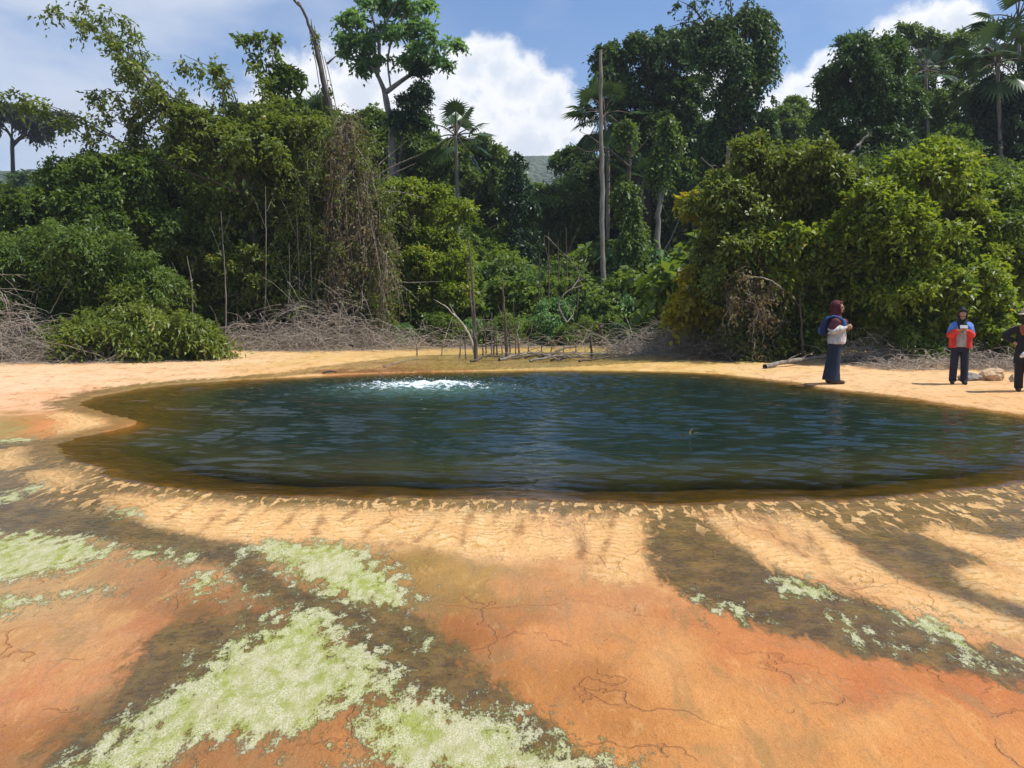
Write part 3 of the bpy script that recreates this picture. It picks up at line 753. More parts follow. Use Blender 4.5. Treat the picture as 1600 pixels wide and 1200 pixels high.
def vine_curtain(name, label, Y, tops, nst, drop, mat_leaf, seed, leafn, rr=(.006, .016), spread=.35):
    rng = R(seed); k = 12; P = []
    for i in range(nst):
        px, py, rx, ry = tops[rng.randint(len(tops))]
        a = at(px + rng.normal(0, rx * .5), py + rng.normal(0, ry * .5), Y + rng.normal(0, .55))
        L = min(a[2] - .05, rng.uniform(*drop)); tt = np.linspace(0, 1, k)
        w = np.cumsum(rng.normal(0, spread * .12, (k, 3)), 0); b = rng.normal(0, spread, 3)
        q = a + w + np.outer(np.sin(tt * math.pi * .5), b) * np.array([1, 1, .2]); q[:, 2] = a[2] - L * tt + w[:, 2] * .4 + .25 * np.sin(tt * math.pi) * rng.rand()
        P.append(q)
    P = np.array(P); P[..., 2] = np.maximum(P[..., 2], .02)
    bx = at(tops[0][0], 545, Y); base = np.array([bx[0], Y, gz(bx[0], Y)])
    e = thing(name, label, 'vines', base)
    Rr = rng.uniform(rr[0], rr[1], (nst, 1)) * np.linspace(1, .55, k)[None]
    V, Fq = strands(P, Rr, 3)
    link('stems', np_mesh('stems', V - base, Fq), TWIG, e)
    q = P.reshape(-1, 3)[rng.choice(nst * k, leafn)] + rng.normal(0, .08, (leafn, 3))
    V, Fq, ti = foliage(q, nrm(rng.normal(0, 1, q.shape)), rng, 2, 4, .25, .10, .06, .9)
    link('leaves', np_mesh('leaves', V - base, Fq, {'tint': ('FACE', 'FLOAT', ti)}), LM[mat_leaf], e)
    return e
vine_curtain('vine_curtain', 'brown column of dry hanging vines over a dead trunk behind the spring', 25.6, [(560,330,16,40),(545,250,16,50),(575,300,14,40),(565,400,24,40),(540,380,16,60),(580,350,14,40),(535,210,12,40),(530,300,12,60),(545,190,14,24),(600,410,16,30),(520,430,16,30)], 300, (.5, 3.4), 'dead', 31, 2300, (.004, .012), .28)
vine_curtain('vine_curtain', 'thin tangle of bare vines with olive leaflets left of the brown column', 26.2, [(500,260,24,50),(515,215,18,35),(485,330,20,60),(500,420,22,50)], 170, (.5, 2.6), 'olive', 32, 2400, (.004, .010), .55)
vine_curtain('vine_curtain', 'greenish leafy vines mixed through the right of the brown column', 25.9, [(590,300,14,40),(575,400,20,50),(555,240,14,40),(600,440,16,30)], 120, (.5, 2.6), 'olive', 34, 2000, (.004, .010), .4)
tree('dead_tree', 'dead grey tree inside the vine curtain with bare branches reaching right', 'tree', 26, [(562,540),(563,430),(566,330),(572,270)], [], 'vine', 'olive', 1, .15, .05, BARKG, limb=False,
     extra_wood=[branch_px(p, 25.6, .035, .006, 12, 9, R(4))[0] for p in [[(568,320),(600,280),(650,255)], [(570,300),(620,300),(668,310)], [(566,350),(610,345),(640,360)], [(572,280),(560,240),(575,215)], [(565,380),(520,320),(480,300)], [(566,400),(610,430),(655,470)], [(566,360),(610,330),(645,290)], [(570,300),(590,260),(630,225)], [(565,420),(620,440),(690,440)], [(566,330),(540,310),(480,318)], [(568,290),(610,262),(660,240)]]])
tree('emergent_tree', 'tall emergent tree with airy bright umbrella crown against the cloud', 'tree', 36, [(618,450),(613,250),(611,195),(600,140)],
     [(552,40,34,22),(590,18,40,18),(640,25,34,18),(556,82,34,22),(600,62,38,22),(645,62,34,22),(682,84,32,20),(704,72,18,12),(590,108,30,16),(640,108,30,18),(662,48,24,16),(570,112,20,12),(690,108,20,12),(612,-6,34,16)], 'wide', 'fresh', .17, .20, .12, BARKG, zmin=-.25, lsc=1.1, fill=.0, sub=(3, 6), gap=-.05, limb=False, sat=2,
     extra_wood=[tube([at(a,b,36) for a,b in p], r, .05, 6) for p, r in [([(601,142),(585,110),(556,85)], .12), ([(602,145),(640,118),(680,98)], .12), ([(590,118),(592,70),(580,20)], .09), ([(640,118),(642,80),(640,30)], .08), ([(660,108),(690,90),(705,76)], .06), ([(640,118),(668,95),(678,70),(664,45)], .045), ([(590,90),(570,66),(552,40)], .05), ([(592,60),(606,30),(620,5)], .045), ([(610,135),(606,95),(612,60)], .045), ([(640,80),(625,50),(632,22)], .035), ([(580,105),(560,100),(545,112)], .04)]])
tree('tree', 'dark leafy vines clinging below the airy emergent crown', 'tree', 35.6, [(622,440),(622,300),(632,190)], [(638,172,20,14),(655,150,11,16),(622,195,20,14),(662,120,6,18),(648,200,20,14)], 'med', 'deep', .55, .08, .04)
tree('tree', 'yellowish green bushy tree right of the brown vine curtain', 'tree', 27, [(655,545),(655,430)], [(648,318,46,40),(690,352,42,44),(636,375,46,48),(700,412,36,42),(664,440,58,56),(640,480,50,44),(700,470,36,36)], 'small', 'yellow', 1.15, .12, .05)
tree('tree', 'green tree crown just below the emergent tree and left of palm', 'tree', 39, [(600,480),(600,300)], [(480,200,46,36),(558,212,48,36),(640,232,60,44),(590,300,70,70),(680,262,46,44),(530,270,50,50),(640,320,60,60),(440,230,40,40)], 'big', 'mid', 1.2, .2, .08, lsc=.9)
tree('tree', 'deep green tree crown right behind the tall fan palm', 'tree', 42, [(750,480),(750,340)], [(742,250,36,32),(765,300,42,44),(730,300,50,46),(755,370,62,60),(700,370,60,70),(772,262,18,26)], 'big', 'mid', 1.25, .2, .08, lsc=.9)
tree('tree', 'bright lower tree between the fan palm and dark columnar tree', 'tree', 36, [(760,520),(760,450)], [(745,410,46,46),(790,400,36,44),(770,460,52,44),(720,460,40,40)], 'med', 'bright', 1.1, .12, .05)
tree('columnar_tree', 'dark narrow columnar tree draped in vines below the distant ridge', 'tree', 36, [(817,520),(815,380),(812,260)], [(812,262,13,18),(811,292,19,26),(813,335,22,34),(816,385,25,40),(818,430,27,40)], 'vine', 'deep', 1.35, .15, .05)
tree('tree', 'rounded mid green tree right of the dark columnar tree', 'tree', 43, [(870,500),(870,380)], [(872,330,44,38),(868,385,52,50),(905,352,40,40),(850,430,46,44),(900,420,50,50)], 'big', 'mid', 1.25, .2, .08, lsc=.85)
tree('tree', 'dark tree behind the straight bare pole trunk', 'tree', 46, [(930,500),(930,330)], [(900,262,30,24),(936,282,46,40),(918,330,50,44),(962,340,56,60),(960,400,60,60),(905,300,34,30),(1000,300,50,50),(1005,380,54,60)], 'big', 'dark', 1.25, .25, .1, lsc=.95)
tree('rainforest_tree', 'massive dark broad crowned tree right of the bare pole', 'tree', 41, [(1010,500),(1010,300),(1005,180)], [(975,110,40,38),(1018,88,46,36),(1055,105,34,46),(958,165,40,50),(1010,160,60,56),(1062,168,34,50),(1035,225,54,50),(980,235,50,40),(1075,220,30,50),(1020,290,60,50)], 'big', 'dark', 1.3, .35, .15, BARKD, lsc=.85)
rng = R(24)
ex = [branch_px(p, 36.5, .05, .01, 10, .35, rng, .1) for p in [[(1120,60),(1085,35),(1045,42)], [(1110,50),(1085,15),(1060,0)], [(1120,70),(1070,60),(1040,70)], [(1145,40),(1142,10),(1140,-10)], [(1165,30),(1168,5),(1170,-8)], [(1095,30),(1085,5),(1105,-5)]]]
tree('rainforest_tree', 'tallest tree hung with vine columns left of the right hand cloud gap', 'tree', 37, [(1150,520),(1154,300),(1158,120),(1165,20)], [(1118,62,38,24),(1165,44,40,26),(1150,105,46,40),(1178,150,30,56),(1135,170,30,46),(1176,220,34,44),(1128,225,30,40),(1100,90,20,34),(1190,90,18,40),(1150,250,44,40),(1150,310,60,50)], 'vine', 'dark', 1.15, .35, .12, BARKD,
     extra=(np.concatenate([e[1] for e in ex]), np.concatenate([e[2] for e in ex])), extra_wood=[e[0] for e in ex], lsc=1.2)
tree('tree', 'pale green distant tree in the gap right of the tallest tree', 'tree', 52, [(1240,480),(1240,260)], [(1228,192,32,26),(1262,206,32,26),(1235,235,54,36),(1280,250,40,34),(1245,168,12,10),(1215,215,30,30)], 'big', 'bright', 1.1, .25, .1, lsc=1.0)
tree('rainforest_tree', 'big vine draped tree with lumpy dark crown behind standing woman', 'tree', 34, [(1350,520),(1350,300),(1355,150)], [(1352,88,44,28),(1325,130,44,34),(1385,108,34,38),(1305,178,34,40),(1365,170,56,50),(1350,230,66,46),(1295,135,16,18),(1400,190,40,50),(1310,240,40,40),(1380,270,50,40)], 'med', 'dark', 1.3, .3, .1, lsc=1.15)
tree('tree', 'airy tree with sky showing through its crown left of right hand palms', 'tree', 46, [(1450,500),(1455,250),(1460,130)], [(1432,66,34,16),(1488,76,38,18),(1455,105,40,22),(1512,118,34,22),(1420,150,36,30)], 'big', 'mid', .75, .25, .1, lsc=.85, zmin=-.3)
tree('tree', 'dense green tree mass under the airy crown at right', 'tree', 43, [(1470,500),(1470,300)], [(1425,190,50,46),(1482,190,58,50),(1445,248,68,40),(1510,240,50,40),(1430,300,60,50)], 'big', 'mid', 1.3, .25, .1, lsc=.9)
tree('tree', 'very dark tree mass beneath the palms at the right edge', 'tree', 36, [(1570,520),(1570,300)], [(1562,150,30,34),(1572,190,48,44),(1555,240,52,46),(1610,220,50,70),(1590,290,60,50),(1530,290,50,44),(1600,150,26,40)], 'big', 'deep', 1.35, .3, .1, lsc=.9)
tree('tree', 'mid green tree behind the yellowish bushes at the right', 'tree', 29, [(1500,540),(1500,380)], [(1480,275,56,34),(1555,300,56,46),(1400,285,56,36),(1450,330,70,50),(1620,330,60,60),(1345,290,40,34)], 'med', 'mid', 1.2, .16, .06)

# right bank, near
tree('shrub', 'large yellowish green bush left of the standing woman', 'bush', 20.8, [(1215,572),(1215,470)], [(1205,278,50,34),(1262,268,50,36),(1150,322,48,44),(1228,345,74,58),(1305,315,44,50),(1172,420,62,60),(1258,435,68,64),(1120,420,36,40),(1160,238,22,14),(1290,500,48,40),(1100,330,26,14),(1320,390,40,50),(1215,500,70,44),(1125,350,20,16),(1190,545,50,24),(1265,545,50,24)], 'small', 'olive', 1.1, .12, .05, lsc=1.15)
tree('shrub', 'lime yellow leafy branches on the front of the large right bush', 'bush', 19.9, [(1255,570),(1250,480)], [(1225,385,26,26),(1245,420,24,26),(1215,440,20,20),(1180,380,20,18),(1270,390,18,20)], 'wide', 'yellow', .8, .04, .02, lsc=.85)
vine_curtain('vine_curtain', 'rust brown dead foliage hanging in the big bush left of the woman', 20.35, [(1165,440,12,26),(1190,460,12,26),(1150,470,10,20),(1185,500,10,16)], 70, (.3, 1.0), 'dead', 33, 420)
tree('shrub', 'golden yellow small bush at the pond end beside the large bush', 'bush', 21.5, [(1085,560),(1085,520)], [(1070,478,24,20),(1098,495,26,24),(1062,498,18,16),(1082,440,14,12),(1100,330,18,9),(1085,318,14,7)], 'wide', 'gold', .8, .04, .02, lsc=.8)
tree('shrub', 'open yellow green bush behind the path right of the woman', 'bush', 19.8, [(1430,588),(1430,480)], [(1385,335,52,46),(1442,285,52,38),(1492,300,54,42),(1420,395,76,60),(1500,390,64,60),(1362,435,54,54),(1440,470,76,46),(1385,525,56,34),(1475,255,26,18),(1350,380,36,40),(1500,460,50,40),(1450,540,50,30)], 'small', 'yellow', .95, .09, .04, lsc=1.2)
tree('shrub', 'fresh green bush at the right edge above the person in red', 'bush', 20.6, [(1570,590),(1570,480)], [(1572,325,44,40),(1560,390,56,54),(1600,450,46,54),(1540,455,46,40),(1610,380,40,60),(1530,350,34,40)], 'med', 'bright', 1.2, .09, .04)
tree('shrub', 'yellow green low leafy bush behind the person in red', 'bush', 19.2, [(1545,596),(1545,540)], [(1548,478,36,26),(1580,500,36,30),(1545,530,38,34),(1590,545,34,30),(1560,565,36,22),(1500,452,36,16)], 'wide', 'yellow', .85, .04, .02, lsc=.7)
tree('shrub', 'small bright leafy plant on the sand between the two people', 'plant', 18.9, [(1440,592),(1440,560)], [(1440,560,26,22),(1425,540,18,20),(1462,575,16,12)], 'long', 'bright', .9, .02, .01, lsc=.6)

# ---- fan palms
def fan_leaf(base, direction, rad, rng, nseg=22, pet=1.0):
    d = nrm(np.asarray(direction, float)); base = np.asarray(base, float)
    hub = base + d * pet + np.array([0, 0, -.12 * pet])
    side = nrm(np.cross(d, [0, 0, 1.0])); up = np.cross(side, d)
    V = []; ti = rng.rand()
    for k in range(nseg):
        a = (k / (nseg - 1) - .5) * math.radians(230)
        v = d * math.cos(a) + side * math.sin(a); w = side * math.cos(a) - d * math.sin(a)
        r = rad * (.75 + .25 * math.cos(a)) * rng.uniform(.9, 1.06)
        hw = rad * .052; bend = .22 + .12 * rng.rand()
        p1 = hub + v * r * .5 - up * 0 + np.array([0, 0, -.04 * r]); p2 = hub + v * r + np.array([0, 0, -bend * r])
        V += [hub, p1 - w * hw + up * .02, p2, p1 + w * hw - up * .02]
    V = np.array(V); return (V, np.arange(len(V)).reshape(-1, 4)), np.full(nseg, ti), tube([base, (base + hub) / 2 + np.array([0, 0, .08 * pet]), hub], .035, .022, 4, 6)

def fan_palm(label, Y, trunk_px, fans, rad, seed, base_py=540):
    rng = R(seed); b0 = at(trunk_px[0][0], base_py, Y); base = np.array([b0[0], Y, gz(b0[0], Y) - .05])
    tp = [base] + [at(a, b, Y) for a, b in trunk_px]
    e = thing('fan_palm', label, 'palm', base)
    V, Fq = tube(tp, .10, .075, 8, 26, rng); link('trunk', np_mesh('trunk', V - base, Fq, None, True), BARKG, e)
    top = tp[-1]; L = []; T = []; W = []
    for (dx, dz) in fans:
        for s in ((1, .25) if rng.rand() < .6 else (1,)):
            y = rng.uniform(-1, 1) if s == 1 else rng.choice([-1, 1]) * rng.uniform(.8, 1.2)
            g, ti, pt = fan_leaf(top, (dx * (1 if s == 1 else .5), y * .8, dz), rad * rng.uniform(.85, 1.1), rng, pet=rad * rng.uniform(.9, 1.35)); L.append(g); T.append(ti); W.append(pt)
    V, Fq = cat(L); link('fronds', np_mesh('fronds', V - base, Fq, {'tint': ('FACE', 'FLOAT', np.concatenate(T))}), LM['palm'], e)
    V, Fq = cat(W); link('petioles', np_mesh('petioles', V - base, Fq), BARK, e)
    return e
FANS = [(-1, .15), (-.8, .55), (-.35, 1), (.05, 1.2), (.45, 1), (.85, .5), (1, .1), (-.9, -.35), (.95, -.35), (-.55, -.7), (.6, -.75), (.2, .7)]
fan_palm('fan palm on a slender trunk standing out against the white cloud', 34, [(716,360),(714,280),(712,212)], FANS, .9, 51)
fan_palm('fan palm half hidden behind the bare pole with drooping fans', 39, [(950,330),(950,250),(944,178)], [(-1, .5), (-1, .1), (-.9, -.4), (-.7, -.9), (-.4, .9), (0, 1), (.4, .8), (.8, .2), (.7, -.5), (-.5, -1.1)], 1.05, 52)
fan_palm('upper fan palm leaning in from the top right corner', 37, [(1600,330),(1595,150),(1590,30)], FANS, 1.15, 53)
fan_palm('lower fan palm just beneath the top right corner palm', 35, [(1566,330),(1562,200),(1558,98)], FANS, 1.1, 54)
fan_palm('short fan palm poking up in front of airy tree crown', 41, [(1455,330),(1450,200),(1446,110)], FANS[1:9], .8, 55)
fan_palm('fan palm low among trees left of the airy emergent trunk', 38, [(490,400),(490,300),(488,190)], FANS, .9, 56)
fan_palm('dim fan palm in shade behind the bare pole and vined stems', 37, [(1000,460),(1000,380),(1005,280)], FANS, 1.0, 57)

# ---- bare pole, vined stems, saplings
def bare(name, label, cat_, Y, pts, r0, r1, mat, branches=(), group=None, leaves=None, base_px=None, sink=.06, sides=7):
    SEED[0] += 1; rng = R(SEED[0])
    tp = [at(a, b, Y) for a, b in pts]
    if base_px is None: base = np.array([tp[0][0], Y, gz(tp[0][0], Y) - sink])
    else: base = np.array([tp[0][0], Y, tp[0][2]])
    tp = [base] + tp[1:]
    parts = [tube(tp, r0, r1, sides, 8 * len(tp), rng, r0 * .12)]
    for b, r in branches: parts.append(tube([at(x, y, Y + rng.uniform(-.3, .3)) for x, y in b], r, r * .25, 5, 10, rng, r * .3))
    V, Fq = cat(parts)
    if leaves:
        e = thing(name, label, cat_, base, group)
        link('trunk', np_mesh('trunk', V - base, Fq, None, True), mat, e)
        bl = blobs_px(leaves[0], Y, rng); link('vines', crown_mesh('vines', bl, leaves[1], rng, leaves[3], base), LM[leaves[2]], e)
        return e
    o = link(name, np_mesh(name, V - base, Fq, None, True), mat, None, base)
    return tag(o, label, cat_, group)
bare('dead_tree', 'straight bare grey pole of a dead palm rising above the canopy', 'tree', 30, [(943,520),(942,400),(940,240),(938.5,78)], .115, .06, BARKG)
bare('vine_tree', 'thin dead stem with bare spreading top branches wrapped in vine', 'tree', 31, [(992,530),(987,400),(983,300),(984,190)], .11, .05, BARK,
     [([(983,260),(960,240),(945,232),(918,238),(890,222)], .05), ([(945,232),(925,215),(905,205)], .025), ([(983,240),(975,210),(965,190)], .03), ([(984,220),(1000,195),(1012,180)], .03), ([(984,250),(1005,225),(1025,200)], .03), ([(950,235),(930,250),(915,262)], .02)], leaves=([(986,400,10,50),(981,335,10,36),(988,455,9,36),(980,300,16,16),(978,210,8,20)], 'vine', 'mid', .9))
bare('vine_tree', 'forked stem topped with a rounded knob of green vines', 'tree', 32, [(1032,520),(1030,430),(1028,340),(1040,240),(1044,190)], .15, .06, BARKG, [([(1030,330),(1048,260),(1052,215)], .07), ([(1032,400),(1050,370),(1065,330)], .04)], leaves=([(1043,196,15,18),(1044,222,13,18),(1028,270,9,24),(1033,245,10,14)], 'vine', 'mid', 1.2))
bare('dead_tree', 'pale broken trunk sticking out above the right bush', 'tree', 23, [(1143,440),(1138,330),(1137,228)], .10, .05, BARKG, [([(1140,310),(1118,270),(1095,245)], .035), ([(1140,300),(1125,265),(1110,258)], .02)])
bare('dead_branch', 'bare grey limb leaning out of the bushes above the woman', 'branch', 23, [(1250,420),(1300,280),(1330,240),(1362,205)], .09, .03, BARKG, [([(1310,268),(1335,250),(1368,228)], .03), ([(1280,320),(1265,290),(1255,280)], .02)])
G_SAP = 'bare saplings in front of the shaded forest'
for i, (x0, x1, yt) in enumerate([(854, 857, 362), (870, 872, 375), (886, 884, 355), (838, 843, 395), (600, 603, 355), (607, 610, 390), (898, 905, 390)]):
    bare('dead_sapling', 'thin bare sapling stem rising before the shaded forest', 'sapling', 27.5 + (i % 3) * .5, [(x0, 530), ((x0 + x1) / 2 + 2, 460), (x1, yt)], .04, .012, BARK, [([(x1 - 1, yt + 50), (x1 + 12, yt + 20), (x1 + 22, yt - 4)], .012), ([(x0 + 1, 470), (x0 - 12, 440), (x0 - 16, 425)], .012)], group=G_SAP)
G_PST = 'pale thin stems rising through the left thicket'
for i, (x0, x1, yt) in enumerate([(352, 345, 330), (408, 415, 290), (466, 462, 300), (300, 292, 400), (445, 452, 380), (486, 480, 250)]):
    bare('dead_sapling', 'pale thin bare stem rising through the leafy thicket at left', 'sapling', 24.6 + .3 * (i % 3), [(x0, 540), ((x0 + x1) / 2 + 4, 450), (x1, yt)], .03, .010, BARKG, [([(x1 + 1, yt + 70), (x1 - 14, yt + 30), (x1 - 24, yt + 8)], .01), ([(x1 + 2, yt + 40), (x1 + 12, yt + 16), (x1 + 15, yt)], .01)], group=G_PST)
bare('liana', 'pale twisted liana looping up through the undergrowth', 'vine', 26, [(905,545),(893,520),(880,495),(873,478),(880,462),(893,452),(912,446)], .045, .02, BARKG, [([(885,505),(896,490),(890,478),(882,470)], .025), ([(893,452),(905,430),(890,405),(870,385)], .025), ([(905,440),(925,425),(930,405)], .018), ([(870,385),(850,370),(862,425)], .014)])

# ---- undergrowth behind the pond: leafy shrubs, copied
G_UND = 'leafy shrubs along the back of the pond'
LBL_UND = 'bright leafy shrub in the undergrowth behind the shallow pond'
protos = []
for k in range(4):
    rng = R(300 + k)
    bl = [(np.array([rng.uniform(-.45, .45), rng.uniform(-.4, .4), h]), (.55, .5, .38)) for h in (.45, .75, 1.1, 1.45)] + [(np.array([rng.uniform(-.7, .7), rng.uniform(-.5, .5), .5]), (.5, .5, .4)) for _ in range(3)]
    e = thing('leafy_shrub', LBL_UND, 'shrub', (0, 0, 0), G_UND)
    V, Fq = limbs([np.array([0, 0, -.05]), np.array([.03, 0, .6]), np.array([0, .03, 1.3])], bl, rng, .035, .015)
    link('stem', np_mesh('stem', V, Fq, None, True), BARK, e)
    link('foliage', crown_mesh('foliage', bl, ['wide', 'long', 'wide', 'fern'][k], rng, 1.15, (0, 0, 0)), LM[['bright', 'fresh', 'mid', 'bright'][k]], e)
    protos.append(e)
rng = R(310); first = [True] * 4
def put(k, x, y, sc, rz):
    loc = (x, y, gz(x, y) - .02)
    if first[k]:
        first[k] = False; protos[k].location = loc; protos[k].rotation_euler[2] = rz; protos[k].scale = (sc, sc, sc)
    else: dup(protos[k], loc, rz, sc)
for i, px in enumerate(np.linspace(700, 1110, 26)):
    Y = rng.uniform(26.6, 30.5); put(i % 4, at(px + rng.uniform(-8, 8), 540, Y)[0], Y, rng.uniform(.75, 1.25), rng.uniform(0, 6.28))
for i, px in enumerate(np.linspace(690, 1120, 16)):
    Y = rng.uniform(31, 34); put(i % 4, at(px + rng.uniform(-8, 8), 540, Y)[0], Y, rng.uniform(1.2, 1.9), rng.uniform(0, 6.28))
for i, px in enumerate(np.linspace(-60, 660, 16)):
    Y = rng.uniform(30, 36); put(i % 4, at(px, 540, Y)[0], Y, rng.uniform(1.5, 2.4), rng.uniform(0, 6.28))
for i, px in enumerate(np.linspace(1110, 1660, 12)):
    Y = rng.uniform(24, 29); put(i % 4, at(px, 540, Y)[0], Y, rng.uniform(1.2, 2.2), rng.uniform(0, 6.28))

for i, px in enumerate(np.linspace(600, 1090, 18)):
    Y = rng.uniform(25.2, 26.6); put(i % 4, at(px + rng.uniform(-9, 9), 540, Y)[0], Y, rng.uniform(.35, .62), rng.uniform(0, 6.28))

# ---- forest behind: copies of four trees
bk = []
LBL_BACK = 'dense green forest tree in the mass behind the front row'
for k in range(4):
    rng = R(400 + k)
    bl = [(np.array([rng.uniform(-1.4, 1.4), rng.uniform(-1.3, 1.3), h]), (1.7, 1.6, 1.25)) for h in (2.0, 3.0, 4.2, 5.2, 6.2, 7.0)] + [(np.array([rng.uniform(-2, 2), rng.uniform(-1.8, 1.8), rng.uniform(1, 4.5)]), (1.5, 1.5, 1.3)) for _ in range(4)]
    e = thing('forest_tree', LBL_BACK, 'tree', (0, 0, 0), G_BACK)
    V, Fq = limbs([np.array([0, 0, -.1]), np.array([.1, 0, 3]), np.array([0, .1, 6.5])], bl, rng, .2, .07)
    link('trunk', np_mesh('trunk', V, Fq, None, True), BARKD, e)
    link('crown', crown_mesh('crown', bl, 'far', rng, 1.25, (0, 0, 0)), LM[['dark', 'mid', 'mid', 'dark'][k]], e)
    bk.append(e)
fb = [True] * 4; rng = R(410)
def putb(k, x, y, sc, rz):
    loc = (x, y, gz(x, y) - .05)
    if fb[k]:
        fb[k] = False; bk[k].location = loc; bk[k].rotation_euler[2] = rz; bk[k].scale = (sc,) * 3
    else: dup(bk[k], loc, rz, sc)
def topz(px):   # photo height of the filler's canopy
    return np.interp(px, [-100, 60, 200, 400, 560, 700, 780, 880, 960, 1100, 1200, 1300, 1500, 1700], [300, 300, 290, 260, 250, 270, 300, 300, 250, 220, 240, 230, 200, 200])
for Y, n, drop in ((48, 17, 20), (58, 19, 4), (72, 20, -2)):
    for i, px in enumerate(np.linspace(-90, 1690, n)):
        px = px + rng.uniform(-25, 25); y = Y + rng.uniform(-3, 3)
        py = topz(px) + drop + rng.uniform(0, 25)
        if 775 < px < 900 and Y > 50: py = max(py, 296)
        h = at(px, py, y)[2]
        putb(rng.randint(4), at(px, 500, y)[0], y, h / 8.2, rng.uniform(0, 6.28))

# ---- dry brush heaps
def brush(label, Y, px, py0, wpx, hpx, n, seed, L=(.5, 1.6), r=(.004, .011), mat=TWIG, base_py=None):
    rng = R(seed); s = Y / F
    cx = at(px, 500, Y)[0]; base = np.array([cx, Y, gz(cx, Y)])
    W, H = wpx * s, hpx * s
    k = 8
    th = rng.uniform(0, math.pi * 2, n); rad = np.sqrt(rng.rand(n))
    st = np.stack([rad * np.cos(th) * W * .5, rad * np.sin(th) * W * .35, np.abs(rng.normal(0, .45, n)) * H * (1 - rad ** 2 * .8)], 1)
    d = nrm(np.stack([rng.normal(0, 1, n), rng.normal(0, .8, n), rng.normal(.15, .45, n)], 1)); ln = rng.uniform(L[0], L[1], n)
    tt = np.linspace(0, 1, k)
    P = st[:, None] + d[:, None] * (ln[:, None] * tt)[..., None]
    P[..., 2] -= (rng.uniform(.1, .7, n)[:, None] * ln[:, None] * tt ** 2)
    P += np.cumsum(rng.normal(0, .02, P.shape), 1)
    P[..., 2] = np.clip(P[..., 2], .01, H * 1.25)
    V, Fq = strands(P, rng.uniform(r[0], r[1], (n, 1)) * np.linspace(1, .4, k)[None], 3)
    o = link('brush_heap', np_mesh('brush_heap', V, Fq), mat, None, base)
    return tag(o, label, 'brush')
brush('pale tangle of dry brush at the far left edge of the sand', 19.6, 15, 0, 170, 105, 1300, 61)
brush('low dry brush at the foot of the left feathery bushes', 20.0, 150, 0, 240, 30, 500, 62)
brush('large grey mound of dry twigs below the brown vine curtain', 24.3, 505, 0, 210, 95, 1500, 63, (.5, 1.5), (.004, .010))
brush('small grey brush clump on the sand left of twig mound', 23.6, 385, 0, 110, 55, 300, 64)
brush('dry brush spreading right of the large twig mound', 24.6, 645, 0, 170, 38, 260, 65)
brush('straggly dry branches along the left of the shallow pond', 25.0, 760, 0, 150, 34, 200, 66)
brush('dry twigs along the back edge of the shallow pond', 25.6, 925, 0, 190, 28, 260, 67)
brush('dry branches at the right end of the pond under golden bush', 22.6, 1030, 0, 150, 46, 700, 68)
brush('dark leafless brush under the large bush left of woman', 20.4, 1150, 0, 120, 40, 400, 69, mat=BARK)
brush('grey dry brush on the sand directly right of the woman', 19.4, 1375, 0, 150, 42, 900, 70, (.3, 1.0))
brush('low dry litter on the sand edge behind the bucket hat person', 17.0, 1585, 0, 150, 20, 420, 72, (.2, .7))
brush('low dry twigs at the sand edge left of the person in red', 17.6, 1440, 0, 150, 22, 420, 73, (.2, .8))
brush('grey dry litter heap around the rocks behind the person in red', 19.0, 1530, 0, 170, 30, 600, 71, (.3, .9))

# ---- dead sticks standing in the shallow pond
G_ST = 'dead sticks standing in the shallow pond'
def pstick(name, label, cat_, base, pts, r0, r1, mat, br=(), group=None):
    b = gpt(*base)[0]; Y = b[1]
    return bare(name, label, cat_, Y, [base] + list(pts), r0, r1, mat, br, group)
pstick('dead_sapling', 'tall twin stemmed dead sapling at the left edge of the pond', 'sapling', (744,563), [(741,500),(737,430),(731,370)], .055, .014, BARK, [([(742,530),(734,460),(727,395)], .03), ([(740,490),(752,470),(756,450)], .012), ([(736,430),(728,410),(724,392)], .012)])
pstick('dead_branch', 'white bleached branch leaning left into the pond', 'branch', (743,556), [(735,528),(722,505),(708,490)], .035, .02, BARKW, [([(712,494),(695,478),(678,468)], .018), ([(714,496),(706,482),(703,474)], .012)])
pstick('dead_sapling', 'second tall dead stick in the pond thicker and with side twigs', 'sapling', (792,558), [(790,510),(787,470),(784,432)], .05, .018, BARK, [([(789,500),(779,480),(778,462)], .015), ([(791,530),(798,508),(800,495)], .012)])
pstick('dead_branch', 'dark upright stake at the right of the driftwood pile', 'branch', (925,560), [(924,545),(922,526)], .035, .026, BARKD)
pstick('dead_tree', 'stout broken brown stump at the back of the pond', 'stump', (940,543), [(940,525),(937,506)], .09, .05, BARK, [([(938,512),(944,506),(946,500)], .03)])
rng = R(77)
for i, (x, y, h) in enumerate([(718, 560, 40), (728, 562, 55), (755, 558, 30), (768, 557, 70), (771, 557, 52), (777, 558, 45), (786, 559, 34), (806, 555, 82), (812, 556, 40), (826, 552, 26), (846, 553, 20), (860, 553, 16), (690, 556, 22), (652, 556, 18), (880, 551, 22), (899, 552, 24), (760, 552, 60), (797, 553, 64)]):
    l = rng.uniform(-6, 6)
    pstick('dead_sapling', 'thin dead stick standing upright in the shallow pond', 'stick', (x, y), [(x + l * .4, y - h * .5), (x + l, y - h)], rng.uniform(.016, .032), .008, BARK if i % 3 else BARKG, [([(x + l * .4, y - h * .5), (x + l * .4 + rng.choice([-1, 1]) * 5, y - h * .7), (x + l * .4 + rng.choice([-1, 1]) * 8, y - h * .85)], .008)], G_ST)
G_DR = 'driftwood branches lying across the pond'
